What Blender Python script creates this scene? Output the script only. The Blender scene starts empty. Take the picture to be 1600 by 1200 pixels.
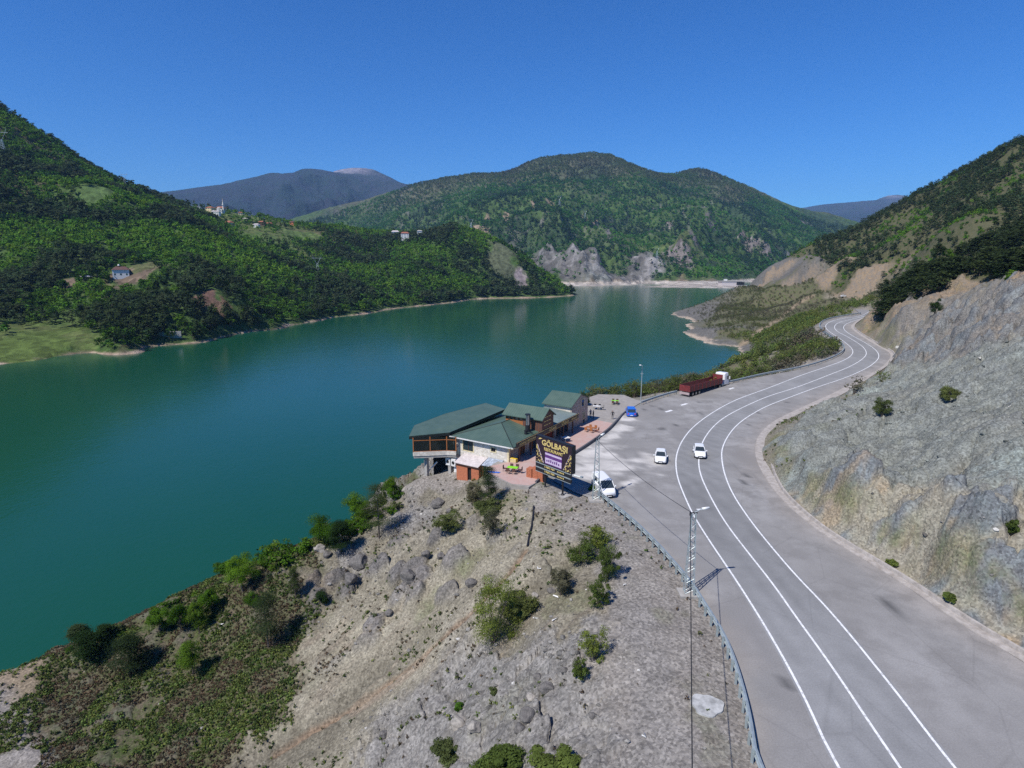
import bpy, bmesh, math, random
import numpy as np
from mathutils import Vector, Matrix
from mathutils.geometry import delaunay_2d_cdt
random.seed(7); rng = np.random.default_rng(7)
C = bpy.context.scene.collection
S = bpy.context.scene
R = math.radians
# ------------------------------------------------------------------ camera, sky, sun, exposure
H = 29.0; F = 924.0; PITCH = math.atan(190/924)
cam = bpy.data.cameras.new('camera'); co = bpy.data.objects.new('camera', cam); C.objects.link(co)
co.location = (0, 0, H); co.rotation_euler = (math.pi/2 - PITCH, 0, 0)
cam.sensor_width = 36; cam.lens = 36*F/1600; cam.clip_end = 30000; cam.clip_start = .5
S.camera = co
SUN_EL = R(52); SUN_AZ = R(225)          # the sun stands behind the camera's left shoulder
w = bpy.data.worlds.new('World'); S.world = w; w.use_nodes = True
nt = w.node_tree; bg = nt.nodes['Background']
sky = nt.nodes.new('ShaderNodeTexSky'); sky.sky_type = 'NISHITA'; sky.sun_disc = False
sky.sun_elevation = SUN_EL; sky.sun_rotation = SUN_AZ; sky.altitude = 900; sky.air_density = 1.0
sky.dust_density = 0.0; sky.ozone_density = 4.0
hs = nt.nodes.new('ShaderNodeHueSaturation'); hs.inputs['Saturation'].default_value = 1.3; hs.inputs['Value'].default_value = 1.0
gm = nt.nodes.new('ShaderNodeMix'); gm.data_type = 'RGBA'; gm.blend_type = 'MULTIPLY'; gm.inputs[0].default_value = 1; gm.inputs[7].default_value = (.35, .73, 1.08, 1)
nt.links.new(sky.outputs[0], hs.inputs['Color']); nt.links.new(hs.outputs[0], gm.inputs[6])
nt.links.new(gm.outputs[2], bg.inputs[0]); bg.inputs[1].default_value = 0.097
sl = bpy.data.lights.new('sun', 'SUN'); sl.energy = 4.5; sl.angle = R(.53); sl.color = (1, .955, .89)
so = bpy.data.objects.new('sun', sl); C.objects.link(so)
sdir = Vector((math.sin(SUN_AZ)*math.cos(SUN_EL), math.cos(SUN_AZ)*math.cos(SUN_EL), math.sin(SUN_EL)))
so.rotation_euler = sdir.to_track_quat('Z', 'Y').to_euler(); so.location = (0, 0, 200)
S.view_settings.view_transform = 'Standard'; S.view_settings.look = 'None'
S.view_settings.exposure = 0.35; S.view_settings.gamma = 1
S.render.engine = 'CYCLES'
S.cycles.max_bounces = 4; S.cycles.diffuse_bounces = 2; S.cycles.glossy_bounces = 2
S.cycles.transmission_bounces = 2; S.cycles.transparent_max_bounces = 4; S.cycles.volume_bounces = 0
S.cycles.use_denoising = False; S.cycles.caustics_reflective = False; S.cycles.caustics_refractive = False
S.cycles.use_adaptive_sampling = False
# ------------------------------------------------------------------ rays through the picture, used to survey real positions
cP, sP = math.cos(PITCH), math.sin(PITCH)
def ray(u, v):
    x = (u-800)/F; y = (600-v)/F
    return np.array([x, cP+y*sP, -sP+y*cP])
def atz(u, v, z=0.):
    d = ray(u, v); t = (z-H)/d[2]; return np.array([d[0]*t, d[1]*t, z])
def att(u, v, t):
    d = ray(u, v); return np.array([d[0]*t, d[1]*t, H+d[2]*t])
def zr(y):                                # the road rises gently beyond the lay-by
    y = np.asarray(y, float); q = np.clip(y-100, 0, None); return .04*q*q/(q+12)
def atroad(u, v, off=0.):
    d = ray(u, v); ts = np.linspace(25, 500, 6000); k = np.argmax(H+d[2]*ts < zr(d[1]*ts)+off)
    t = ts[k]; return np.array([d[0]*t, d[1]*t, H+d[2]*t])
# ------------------------------------------------------------------ noise
def _h(ix, iy, s):
    n = (ix.astype(np.int64)*374761393 + iy.astype(np.int64)*668265263 + s*974634777) & 0xffffffff
    n = ((n ^ (n >> 13))*1274126177) & 0xffffffff
    return ((n ^ (n >> 16)) & 0xffffff)/float(0xffffff)
def vn(x, y, s=0):
    ix = np.floor(x); iy = np.floor(y); fx = x-ix; fy = y-iy
    fx = fx*fx*fx*(fx*(fx*6-15)+10); fy = fy*fy*fy*(fy*(fy*6-15)+10)
    a = _h(ix, iy, s); b = _h(ix+1, iy, s); c = _h(ix, iy+1, s); d = _h(ix+1, iy+1, s)
    return (a+(b-a)*fx)*(1-fy)+(c+(d-c)*fx)*fy
def fbm(x, y, o=4, s=0, g=.5):
    r = 0; a = 1; n = 0
    for i in range(o):
        r = r+a*(vn(x, y, s+i)*2-1); n += a; a *= g; x, y = x*1.61-y*1.21+3.7, x*1.21+y*1.61-1.3
    return r/n
def ridged(x, y, o=4, s=0):
    r = 0; a = 1; n = 0
    for i in range(o):
        r = r+a*(1-np.abs(vn(x, y, s+i)*2-1)*2); n += a; a *= .5; x, y = x*1.61-y*1.21+3.7, x*1.21+y*1.61-1.3
    return r/n
def worley(x, y, s=0):
    ix = np.floor(x); iy = np.floor(y); d1 = np.full(x.shape, 9.); hv = np.zeros(x.shape); d2 = np.full(x.shape, 9.)
    for i in (-1, 0, 1):
        for j in (-1, 0, 1):
            cx = ix+i; cy = iy+j
            d = np.hypot(cx+_h(cx, cy, s)-x, cy+_h(cx, cy, s+5)-y)
            m = d < d1; d2 = np.where(m, d1, np.minimum(d2, d)); hv = np.where(m, _h(cx, cy, s+9), hv); d1 = np.where(m, d, d1)
    return d1, d2, hv
# ------------------------------------------------------------------ node materials
class NM:
    def __init__(s, name):
        s.m = bpy.data.materials.new(name); s.m.use_nodes = True; s.t = s.m.node_tree; s.b = s.t.nodes['Principled BSDF']
        s.out = s.t.nodes['Material Output']; s.co = None
    def n(s, t, **k):
        x = s.t.nodes.new(t)
        for a, v in k.items(): setattr(x, a, v)
        return x
    def l(s, a, b): s.t.links.new(a, b)
    def set(s, sock, v):
        if isinstance(v, (int, float, tuple, list)): sock.default_value = (*v, 1) if isinstance(v, (tuple, list)) and len(v) == 3 and sock.type == 'RGBA' else v
        else: s.l(v, sock)
    def pos(s, sc=(1, 1, 1), obj=False):
        g = s.n('ShaderNodeTexCoord').outputs['Object'] if obj else s.n('ShaderNodeNewGeometry').outputs['Position']
        if sc == (1, 1, 1): return g
        m = s.n('ShaderNodeMapping'); s.l(g, m.inputs[0]); m.inputs['Scale'].default_value = sc; return m.outputs[0]
    def noise(s, scale, det=4, rough=.6, v=None, dist=0):
        x = s.n('ShaderNodeTexNoise'); s.l(v or s.pos(), x.inputs['Vector']); x.inputs['Scale'].default_value = scale
        x.inputs['Detail'].default_value = det; x.inputs['Roughness'].default_value = rough; x.inputs['Distortion'].default_value = dist
        return x.outputs[0]
    def vor(s, scale, v=None, out='Distance', feat='F1'):
        x = s.n('ShaderNodeTexVoronoi', feature=feat); s.l(v or s.pos(), x.inputs['Vector']); x.inputs['Scale'].default_value = scale
        return x.outputs[out]
    def ramp(s, f, *st, interp='LINEAR'):
        x = s.n('ShaderNodeValToRGB'); s.l(f, x.inputs[0]); e = x.color_ramp.elements; x.color_ramp.interpolation = interp
        for i, (p, c) in enumerate(st):
            if i > 1: e.new(p)
        for i, (p, c) in enumerate(st):
            e[i].position = p; e[i].color = (c, c, c, 1) if isinstance(c, (int, float)) else (*c, 1)
        return x.outputs[0]
    def mix(s, f, a, b, mode='MIX'):
        x = s.n('ShaderNodeMix', data_type='RGBA', blend_type=mode); s.set(x.inputs[0], f); s.set(x.inputs[6], a); s.set(x.inputs[7], b); return x.outputs[2]
    def math(s, op, a, b=0., clamp=False):
        x = s.n('ShaderNodeMath', operation=op, use_clamp=clamp); s.set(x.inputs[0], a); s.set(x.inputs[1], b); return x.outputs[0]
    def attr(s, n, out='Color'):
        x = s.n('ShaderNodeAttribute'); x.attribute_name = n; return x.outputs[out]
    def col(s, c): s.set(s.b.inputs['Base Color'], c); return s
    def rough(s, r, spec=None, metal=None):
        s.set(s.b.inputs['Roughness'], r)
        if spec is not None: s.b.inputs['Specular IOR Level'].default_value = spec
        if metal is not None: s.b.inputs['Metallic'].default_value = metal
        return s
    def bump(s, h, st=.5, d=.1):
        x = s.n('ShaderNodeBump'); s.l(h, x.inputs['Height']); x.inputs['Strength'].default_value = st; x.inputs['Distance'].default_value = d
        s.l(x.outputs[0], s.b.inputs['Normal']); return s
def plain(name, c, r=.6, metal=0, var=.12, sc=3., spec=.4):
    m = NM(name); c2 = tuple(max(0, x*(1-var*2)) for x in c)
    m.col(m.mix(m.ramp(m.noise(sc, 5, .65), (.35, 0.), (.65, 1.)), c2, c)).rough(r, spec, metal); return m.m
# terrain: two albedo attributes broken up by multi-scale noise
def terrain_mat(name, s1, s2, bumpd, sparkle=True, stretch=None):
    m = NM(name); A = m.attr('ColA'); B = m.attr('ColB'); p = m.pos(stretch) if stretch else None
    f = m.math('ADD', m.math('MULTIPLY', m.noise(s1, 6, .7, p), .55), m.math('MULTIPLY', m.noise(s2, 5, .75), .45))
    f = m.ramp(f, (.41, 0.), (.57, 1.))
    c = m.mix(f, A, B)
    if sparkle:
        v = m.vor(s2*1.7, out='Color'); sp = m.ramp(v, (.1, .55), (.5, 1.), (.9, 1.45))
        c = m.mix(.8, c, sp, 'MULTIPLY')
    m.col(c).rough(.95, .15)
    hgt = m.math('ADD', m.noise(s2*1.3, 8, .75), m.math('MULTIPLY', m.vor(s2*.8), .8))
    m.bump(hgt, .8, bumpd); return m.m
M = {}
M['ground'] = terrain_mat('stony_ground', .5, 3.4, .12)
M['hill'] = terrain_mat('hillside', .03, .16, 2.0)
M['mountain'] = terrain_mat('mountain_wood', .010, .05, 9., stretch=(1, 1, .4))
M['far'] = terrain_mat('far_mountain', .003, .02, 30., False)
# ------------------------------------------------------------------ objects and custom properties
def tag(o, label=None, cat=None, group=None, kind=None):
    for k, v in (('label', label), ('category', cat), ('group', group), ('kind', kind)):
        if v: o[k] = v
    return o
def link(name, me, parent=None, loc=None, rz=0):
    o = bpy.data.objects.new(name, me); C.objects.link(o)
    if parent: o.parent = parent
    if loc is not None: o.location = loc
    if rz: o.rotation_euler = (0, 0, rz)
    return o
def empty(name, loc=(0, 0, 0), rz=0, label=None, cat=None, group=None):
    return tag(link(name, None, None, loc, rz), label, cat, group)
def copy_tree(o, parent=None, loc=None, rz=None, label=None):
    c = o.copy(); C.objects.link(c)
    if parent: c.parent = parent
    if loc is not None: c.location = loc
    if rz is not None: c.rotation_euler = (0, 0, rz)
    if label: c['label'] = label
    for ch in list(o.children): copy_tree(ch, c)
    return c
def np_mesh(name, V, Fc, mat=None, smooth=False, cols=None, k=4):
    me = bpy.data.meshes.new(name); V = np.asarray(V, np.float32); Fc = np.asarray(Fc, np.int32)
    me.vertices.add(len(V)); me.vertices.foreach_set('co', V.ravel())
    me.loops.add(Fc.size); me.loops.foreach_set('vertex_index', Fc.ravel())
    me.polygons.add(len(Fc)); me.polygons.foreach_set('loop_start', np.arange(len(Fc), dtype=np.int32)*Fc.shape[1])
    me.polygons.foreach_set('use_smooth', np.full(len(Fc), smooth))
    for n, cc in (cols or {}).items():
        a = me.color_attributes.new(n, 'FLOAT_COLOR', 'POINT'); cc = np.c_[cc, np.ones(len(cc))].astype(np.float32); a.data.foreach_set('color', cc.ravel())
    me.update(calc_edges=True); me.validate()
    if mat: me.materials.append(mat)
    return me
class MB:
    def __init__(s): s.v = []; s.f = []; s.m = []; s.cur = 0
    def add(s, vs, fs):
        b = len(s.v); s.v += [tuple(map(float, x)) for x in vs]; s.f += [tuple(b+i for i in f) for f in fs]; s.m += [s.cur]*len(fs); return s
    def box(s, x0, y0, z0, x1, y1, z1):
        return s.add([(x0, y0, z0), (x1, y0, z0), (x1, y1, z0), (x0, y1, z0), (x0, y0, z1), (x1, y0, z1), (x1, y1, z1), (x0, y1, z1)],
                     [(3, 2, 1, 0), (4, 5, 6, 7), (0, 1, 5, 4), (1, 2, 6, 5), (2, 3, 7, 6), (3, 0, 4, 7)])
    def quad(s, a, b, c, d): return s.add([a, b, c, d], [(0, 1, 2, 3)])
    def slab(s, pts, th):                 # polygon with thickness straight down
        n = len(pts); lo = [(p[0], p[1], p[2]-th) for p in pts]
        return s.add(list(pts)+lo, [tuple(range(n)), tuple(range(2*n-1, n-1, -1))]+[(i, i+n, (i+1) % n+n, (i+1) % n) for i in range(n)])
    def prism(s, pts, z0, z1):
        n = len(pts); return s.add([(p[0], p[1], z0) for p in pts]+[(p[0], p[1], z1) for p in pts],
                                   [tuple(range(n-1, -1, -1)), tuple(range(n, 2*n))]+[(i, (i+1) % n, (i+1) % n+n, i+n) for i in range(n)])
    def tube(s, pts, r, n=6, r1=None, cap=True):
        P = [Vector(p) for p in pts]; k = len(P); rings = []
        for i, p in enumerate(P):
            d = (P[min(i+1, k-1)]-P[max(i-1, 0)]).normalized(); a = d.orthogonal().normalized() if abs(d.z) > .9 else d.cross(Vector((0, 0, 1))).normalized()
            b = d.cross(a); rr = r if r1 is None else r+(r1-r)*i/(k-1)
            rings.append([p+(a*math.cos(t)+b*math.sin(t))*rr for t in [2*math.pi*j/n for j in range(n)]])
        vs = [v for g in rings for v in g]; fs = [(i*n+j, i*n+(j+1) % n, (i+1)*n+(j+1) % n, (i+1)*n+j) for i in range(k-1) for j in range(n)]
        if cap: fs += [tuple(range(n-1, -1, -1)), tuple(range((k-1)*n, k*n))]
        return s.add(vs, fs)
    def cyl(s, x, y, z0, z1, r, n=12, r1=None): return s.tube([(x, y, z0), (x, y, z1)], r, n, r1)
    def bar(s, a, b, wd): # square bar
        return s.tube([a, b], wd*.7, 4)
    def loft(s, rings, cap=True):
        n = len(rings[0]); vs = [v for g in rings for v in g]; k = len(rings)
        fs = [(i*n+j, i*n+(j+1) % n, (i+1)*n+(j+1) % n, (i+1)*n+j) for i in range(k-1) for j in range(n)]
        if cap: fs += [tuple(range(n-1, -1, -1)), tuple(range((k-1)*n, k*n))]
        return s.add(vs, fs)
    def build(s, name, mat, parent=None, bevel=0, smooth=False, loc=None, rz=0):
        me = bpy.data.meshes.new(name); me.from_pydata(s.v, [], s.f)
        for mm in (mat if isinstance(mat, (list, tuple)) else [mat]): me.materials.append(mm)
        me.polygons.foreach_set('material_index', s.m)
        bm = bmesh.new(); bm.from_mesh(me); bmesh.ops.recalc_face_normals(bm, faces=bm.faces)
        if bevel: bmesh.ops.bevel(bm, geom=bm.edges[:], offset=bevel, segments=1, affect='EDGES', clamp_overlap=True)
        bm.to_mesh(me); bm.free()
        if smooth: me.polygons.foreach_set('use_smooth', [True]*len(me.polygons))
        me.update(); return link(name, me, parent, loc, rz)
def smooth_line(P, n=3):
    P = np.asarray(P, float)
    for _ in range(n):
        Q = np.empty((2*len(P)-2, P.shape[1])); Q[0::2] = P[:-1]*.75+P[1:]*.25; Q[1::2] = P[:-1]*.25+P[1:]*.75
        P = np.vstack([P[:1], Q, P[-1:]])
    return P
def resample(P, step):
    P = np.asarray(P, float); d = np.r_[0, np.cumsum(np.linalg.norm(np.diff(P, axis=0), axis=1))]; n = max(2, int(d[-1]/step)+1)
    s_ = np.linspace(0, d[-1], n); return np.stack([np.interp(s_, d, P[:, i]) for i in range(P.shape[1])], 1)
def offset(P, o):
    P = np.asarray(P, float); T = np.gradient(P[:, :2], axis=0); T /= np.linalg.norm(T, axis=1)[:, None]+1e-9
    Q = P.copy(); Q[:, 0] += T[:, 1]*o; Q[:, 1] -= T[:, 0]*o; return Q
# ------------------------------------------------------------------ survey of the road
def c6(*l): return [(1100+x/5, 420+y/5) for x, y in l]
def c5(*l): return [(1000+x/6.667, 560+y/6.667) for x, y in l]
LINE_L = [(1300, 1187), (1264, 1104), (1226, 1031.5), (1188, 966), (1149, 905), (1115, 855), (1084, 807), (1069, 774.5), (1058, 746)]+c5((370, 1080), (385, 980), (430, 870), (520, 745), (630, 650), (760, 560), (900, 480), (1050, 410), (1333, 312))+c6((760, 830), (960, 765), (1110, 710), (1165, 665), (1160, 625), (1110, 580), (1040, 530), (985, 495), (950, 465), (950, 435), (1000, 405), (1100, 385), (1230, 370))
LINE_R = [(1490, 1200), (1400, 1080), (1300, 957), (1245, 901), (1207, 857), (1176, 818.6), (1145.5, 774.5), (1132, 742)]+c5((850, 1050), (850, 950), (900, 830), (980, 720), (1080, 635), (1200, 560), (1333, 490))+c6((680, 1000), (880, 925), (1100, 855), (1280, 775), (1355, 715), (1370, 680), (1350, 640), (1290, 595), (1200, 545), (1120, 500), (1085, 465), (1100, 435), (1160, 410), (1230, 390))
LINE_C = [(1405, 1200), (1300, 1041), (1245, 966), (1207, 911), (1168.5, 863), (1130, 813), (1103, 763), (1093.7, 740), (1091, 721), (1095, 698), (1100.5, 684.5), (1112.5, 668), (1129, 653.7), (1150, 641.7), (1172.5, 631), (1200, 619), (1240, 607), (1272, 595), (1300, 584), (1326, 574), (1344, 564), (1353, 556), (1354, 550), (1349, 542), (1336, 533), (1320, 524), (1308, 518), (1303, 512), (1306, 506), (1316, 502), (1330, 499), (1344, 496)]
def rl(L, near, far): return np.vstack([near, [atroad(*p) for p in L], far])
LL = rl(LINE_L, [[17.5, -60, 0], [17.6, 0, 0]], [[170, 281, 8.5]])
RR = rl(LINE_R, [[23.9, -60, 0], [24.4, 0, 0]], [[176, 276, 8.5]])
CC = rl(LINE_C, [[20.7, -60, 0], [21, 0, 0]], [[173, 278, 8.5]])
LL, RR, CC = (resample(smooth_line(x), 1.5) for x in (LL, RR, CC))
CURB_PX = [(1660, 1075), (1600, 1035), (1500, 975), (1400, 905), (1300, 845), (1250, 808), (1210, 770), (1185, 730), (1178, 705), (1184, 680), (1205, 660), (1235, 645), (1270, 629), (1300, 616), (1344, 592), (1376, 576), (1388, 564), (1392, 556), (1388, 550), (1376, 544), (1346, 526), (1332, 516), (1328, 510), (1338, 502), (1349, 495.5)]
CURB = resample(smooth_line(np.vstack([[[40, -60, 0], [40.5, 0, 0]], [atroad(*p) for p in CURB_PX], [[181, 272, 8.5]]]), 2), 1.5)
RAIL_A = [atroad(u, v) for u, v in [(1181, 1215), (1172, 1150), (1163, 1105), (1148, 1050), (1130, 1003), (1107, 966), (1080, 922), (1053, 889), (1026, 858), (988, 820), (954, 792), (936, 777)]]
RAIL_A = resample(smooth_line(np.vstack([[[13.2, -60, 0], [13.9, 0, 0]], RAIL_A]), 3), 1.0)
RB_PX = [(1002, 633), (1030, 623), (1060, 615), (1130, 603), (1195, 587), (1250, 578), (1290, 566), (1312, 556), (1320, 548), (1316, 539), (1300, 529), (1285, 519), (1279, 510), (1285, 503), (1305, 497), (1345, 491)]
RAIL_B = resample(smooth_line([atroad(u, v) for u, v in RB_PX], 3), 1.0)
PLAZA_EDGE_PX = [(836, 757), (878, 720), (900, 708), (930, 688), (950, 673), (963, 659), (973, 646), (985, 638), (1002, 634)]
PLAZA_EDGE = np.array([atroad(u, v) for u, v in PLAZA_EDGE_PX])
def poly_xy(*ls): return np.vstack([np.asarray(l)[:, :2] for l in ls])
ASPH = poly_xy(RAIL_A[RAIL_A[:, 1] < 75][:, :2]+[.35, 0], [atroad(932, 782)[:2]], [atroad(900, 770)[:2]], [atroad(866, 752)[:2]], PLAZA_EDGE[1:-1], RAIL_B[::2], [[165, 286]], CURB[::-1][::2])
def inpoly(x, y, P):
    r = np.zeros(x.shape, bool); n = len(P)
    for i in range(n):
        x0, y0 = P[i]; x1, y1 = P[(i+1) % n]
        if y0 == y1: continue
        r ^= ((y0 > y) != (y1 > y)) & (x < (x1-x0)*(y-y0)/(y1-y0)+x0)
    return r
def segdist(x, y, P, closed=True):
    d = np.full(x.shape, 1e9); n = len(P)
    for i in range(n if closed else n-1):
        a = P[i][:2]; b = P[(i+1) % n][:2]; ab = b-a; L = ab@ab+1e-9
        t = np.clip(((x-a[0])*ab[0]+(y-a[1])*ab[1])/L, 0, 1); d = np.minimum(d, (x-a[0]-t*ab[0])**2+(y-a[1]-t*ab[1])**2)
    return np.sqrt(d)
def sdf(x, y, P):
    d = segdist(x, y, P); return np.where(inpoly(x, y, P), -d, d)
# the raised paved terrace of the restaurant
PLAZA_Z = .3
PLAZA = np.array([atz(u, v, PLAZA_Z)[:2] for u, v in [(838, 754), (826, 761), (800, 757), (772, 745), (758, 734), (772, 724), (800, 710), (850, 670), (897, 650), (912, 640), (916, 622), (935, 616), (975, 617), (1003, 628)]])
PLAZA = np.vstack([PLAZA, PLAZA_EDGE[::-1][1:-1, :2]])
# ------------------------------------------------------------------ heightfields from surveyed points
TYPES = {  # albedo pairs
 's': ((.245, .222, .168), (.16, .143, .106)), 'r': ((.265, .250, .228), (.150, .142, .130)), 'd': ((.285, .262, .232), (.200, .180, .157)),
 'k': ((.225, .236, .212), (.145, .152, .135)), 'c': ((.20, .205, .20), (.25, .22, .17)), 'o': ((.275, .195, .115), (.175, .155, .13)), 'p': ((.20, .178, .152), (.135, .132, .125)), 'h': ((.115, .100, .060), (.058, .070, .030)),
 'g': ((.055, .078, .022), (.115, .095, .065)), 'f': ((.048, .070, .022), (.10, .086, .052)), 'b': ((.080, .105, .034), (.12, .10, .07)), 'm': ((.085, .135, .032), (.11, .13, .045)),
 't': ((.30, .24, .17), (.21, .165, .115)), 'v': ((.155, .146, .134), (.10, .097, .088)), 'F': ((.045, .085, .020), (.065, .105, .030)), 'G': ((.09, .078, .066), (.06, .085, .036)), 'W': ((.026, .028, .048), (.016, .032, .030)), 'N': ((.35, .33, .36), (.16, .13, .16))}
TK = list(TYPES)
class Field:
    def __init__(s, pts, azr, rr, na, nr, kern=.04, rscale=1.0):
        P = np.array([p[:3] for p in pts], float); s.ty = [p[3] for p in pts]; s.rs = rscale
        az = np.arctan2(P[:, 0], P[:, 1]); lr = np.log(np.hypot(P[:, 0], P[:, 1]))*rscale; s.Q = np.c_[az, lr]; s.k = kern
        A = np.sqrt(((s.Q[:, None]-s.Q[None])**2).sum(2)+kern**2); n = len(P); s.mu = P[:, 2].mean()
        s.wt = np.linalg.solve(A+np.eye(n)*1e-4, P[:, 2]-s.mu)
        s.az = np.linspace(*azr, na); s.lr = np.linspace(math.log(rr[0]), math.log(rr[1]), nr)
        s.A, s.L = np.meshgrid(s.az, s.lr, indexing='ij'); s.r = np.exp(s.L); s.x = s.r*np.sin(s.A); s.y = s.r*np.cos(s.A)
        s.z = s.rbf(s.A, s.L*rscale)
    def rbf(s, a, l):
        z = np.full(a.shape, s.mu)
        for (qa, ql), w_ in zip(s.Q, s.wt): z += w_*np.sqrt((a-qa)**2+(l-ql)**2+s.k**2)
        return z
    def types(s, jit=.012, power=5):
        q = 60*s.A; w_ = 40*s.L; ja = s.A+fbm(q/3, w_/3, 6, 31, .68)*jit; jl = s.L*s.rs+fbm(q/3+50, w_/3, 6, 37, .68)*jit*1.6
        W = {k: np.zeros(s.x.shape) for k in set(s.ty)}
        for (qa, ql), t in zip(s.Q, s.ty): W[t] += 1/(((ja-qa)**2+(jl-ql)**2)+1e-6)**(power/2)
        tot = sum(W.values()); s.W = {k: v/tot for k, v in W.items()}; return s.W
    def colors(s):
        A = np.zeros((*s.x.shape, 3)); B = A.copy()
        for k, wv in s.W.items():
            A += wv[..., None]*np.array(TYPES[k][0]); B += wv[..., None]*np.array(TYPES[k][1])
        s.cA, s.cB = A, B
    def mesh(s, name, mat, kind='structure'):
        na, nr = s.x.shape; i = np.arange(na*nr).reshape(na, nr)
        Fc = np.stack([i[:-1, :-1], i[1:, :-1], i[1:, 1:], i[:-1, 1:]], -1).reshape(-1, 4)
        me = np_mesh(name, np.stack([s.x, s.y, s.z], -1).reshape(-1, 3), Fc[:, ::-1], mat, True, {'ColA': s.cA.reshape(-1, 3), 'ColB': s.cB.reshape(-1, 3)})
        return tag(link(name, me), kind=kind)
    def idx(s, x, y):
        a = (np.arctan2(x, y)-s.az[0])/(s.az[1]-s.az[0]); l = (np.log(np.hypot(x, y)+1e-9)-s.lr[0])/(s.lr[1]-s.lr[0])
        return np.clip(a, 0, len(s.az)-1.001), np.clip(l, 0, len(s.lr)-1.001)
    def at(s, x, y, G=None):
        G = s.z if G is None else G; a, l = s.idx(np.asarray(x, float), np.asarray(y, float)); i = a.astype(int); j = l.astype(int); fa = a-i; fl = l-j
        return (G[i, j]*(1-fa)+G[i+1, j]*fa)*(1-fl)+(G[i, j+1]*(1-fa)+G[i+1, j+1]*fa)*fl
    def hit(s, u, v, t0=20):
        d = ray(u, v); t = np.exp(np.linspace(math.log(t0), math.log(2500), 5000)); x = d[0]*t; y = d[1]*t; z = H+d[2]*t
        k = np.argmax(s.at(x, y) > z); return Vector((x[k], y[k], float(s.at(x[k], y[k]))))
    def vis(s, margin):
        el = (s.z-H)/s.r; cm = np.maximum.accumulate(el, axis=1); return el >= cm-margin/s.r
WZ = -20.0; HAZE = 5.5e-5
Z = lambda u, v, z, t: (*atz(u, v, z), t)
T = lambda u, v, t, ty: (*att(u, v, t), ty)
near = []
for i in range(0, len(CC), 8): near.append((*CC[i][:2], float(zr(CC[i][1])), 'd'))
for i in range(0, len(CURB), 6): near.append((*CURB[i][:2], float(zr(CURB[i][1])), 'c' if CURB[i][1] < 70 else 's'))
for i in range(0, len(RAIL_A), 6): near.append((*RAIL_A[i][:2], 0., 'd'))
for i in range(0, len(RAIL_B), 6): near.append((*RAIL_B[i][:2], float(zr(RAIL_B[i][1])), 'd'))
near += [Z(u, v, .1, 'd') for u, v in [(900, 760), (860, 770), (850, 720), (900, 680), (960, 700), (1000, 660), (1040, 640), (820, 700), (870, 660), (940, 640), (800, 740), (780, 735), (760, 700), (975, 625), (1050, 613), (1020, 617), (940, 622), (880, 630), (830, 755)]]
near += [Z(*p) for p in [
 (0, 1200, -19.2, 'd'), (-150, 1200, -19.2, 'd'), (40, 1150, -19.2, 'g'), (0, 1110, -19.3, 't'), (60, 1100, -19.0, 'g'), (-150, 1080, -19.6, 't'), (0, 1052, -19.4, 't'), (100, 1009, -18, 'g'), (200, 968, -16.3, 'g'), (300, 918, -14, 'g'), (350, 896, -12.8, 'g'), (420, 868, -11.3, 'g'), (500, 835, -9.5, 'g'), (560, 809, -8, 's'), (610, 783, -6.2, 's'), (640, 758, -4.8, 'r'),
 (655, 748, -4.2, 'd'), (700, 745, -3.4, 'd'), (690, 735, -3.9, 'd'), (722, 743, -2.9, 'd'), (748, 745, -2.4, 's'), (770, 754, -1.2, 's'), (700, 765, -3.9, 's'), (745, 775, -2.6, 's'), (780, 768, -1.1, 's'),
 (440, 930, -12.3, 'g'), (500, 900, -11.2, 's'), (500, 1000, -14.6, 's'), (500, 1100, -15.4, 's'), (500, 1200, -15.8, 's'), (560, 870, -9.6, 'r'), (600, 850, -8.3, 's'), (600, 950, -11, 's'), (600, 1050, -12.4, 's'), (600, 1200, -13, 'r'),
 (400, 960, -14, 'g'), (400, 1050, -16.4, 'g'), (400, 1130, -17, 'g'), (445, 1010, -15.3, 'g'), (400, 1200, -17.3, 's'), (300, 980, -15.8, 'g'), (300, 1100, -18, 'g'), (300, 1200, -18.5, 'g'), (200, 1040, -17.6, 'g'), (200, 1200, -19, 'g'), (100, 1060, -18.7, 'g'), (100, 1130, -19, 'g'), (110, 1200, -19.2, 'g'),
 (650, 800, -6, 'r'), (700, 850, -5.2, 's'), (700, 950, -7.5, 's'), (720, 1080, -8.4, 'r'), (700, 1200, -8.8, 'r'), (680, 1120, -9.3, 'r'), (745, 830, -3.6, 's'), (800, 785, -.8, 's'), (800, 850, -2.2, 's'), (800, 950, -3.8, 's'), (810, 1080, -4.6, 'r'), (800, 1200, -5, 'r'),
 (860, 800, -.35, 's'), (900, 800, -.15, 'd'), (880, 870, -1, 's'), (900, 950, -1.3, 's'), (900, 1020, -1.6, 'r'), (900, 1100, -2, 'r'), (900, 1200, -2.4, 'r'), (960, 850, 0, 'd'), (985, 950, -.1, 'd'), (960, 1020, -.5, 'd'), (980, 1080, -.6, 'd'), (1010, 1200, -.7, 'd'), (1040, 940, 0, 'd'), (1060, 1040, 0, 'd'), (1090, 1200, -.1, 'd')]]
near += [(0, 15, -4, 's'), (-20, 20, -13, 's'), (-45, 15, -18.5, 's'), (-30, -10, -18, 's'), (10, 5, -.2, 'd'), (50, 5, 8, 'c'), (60, -10, 16, 'k'), (80, 20, 28, 'k'), (-90, 30, -19.3, 'd')]
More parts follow.
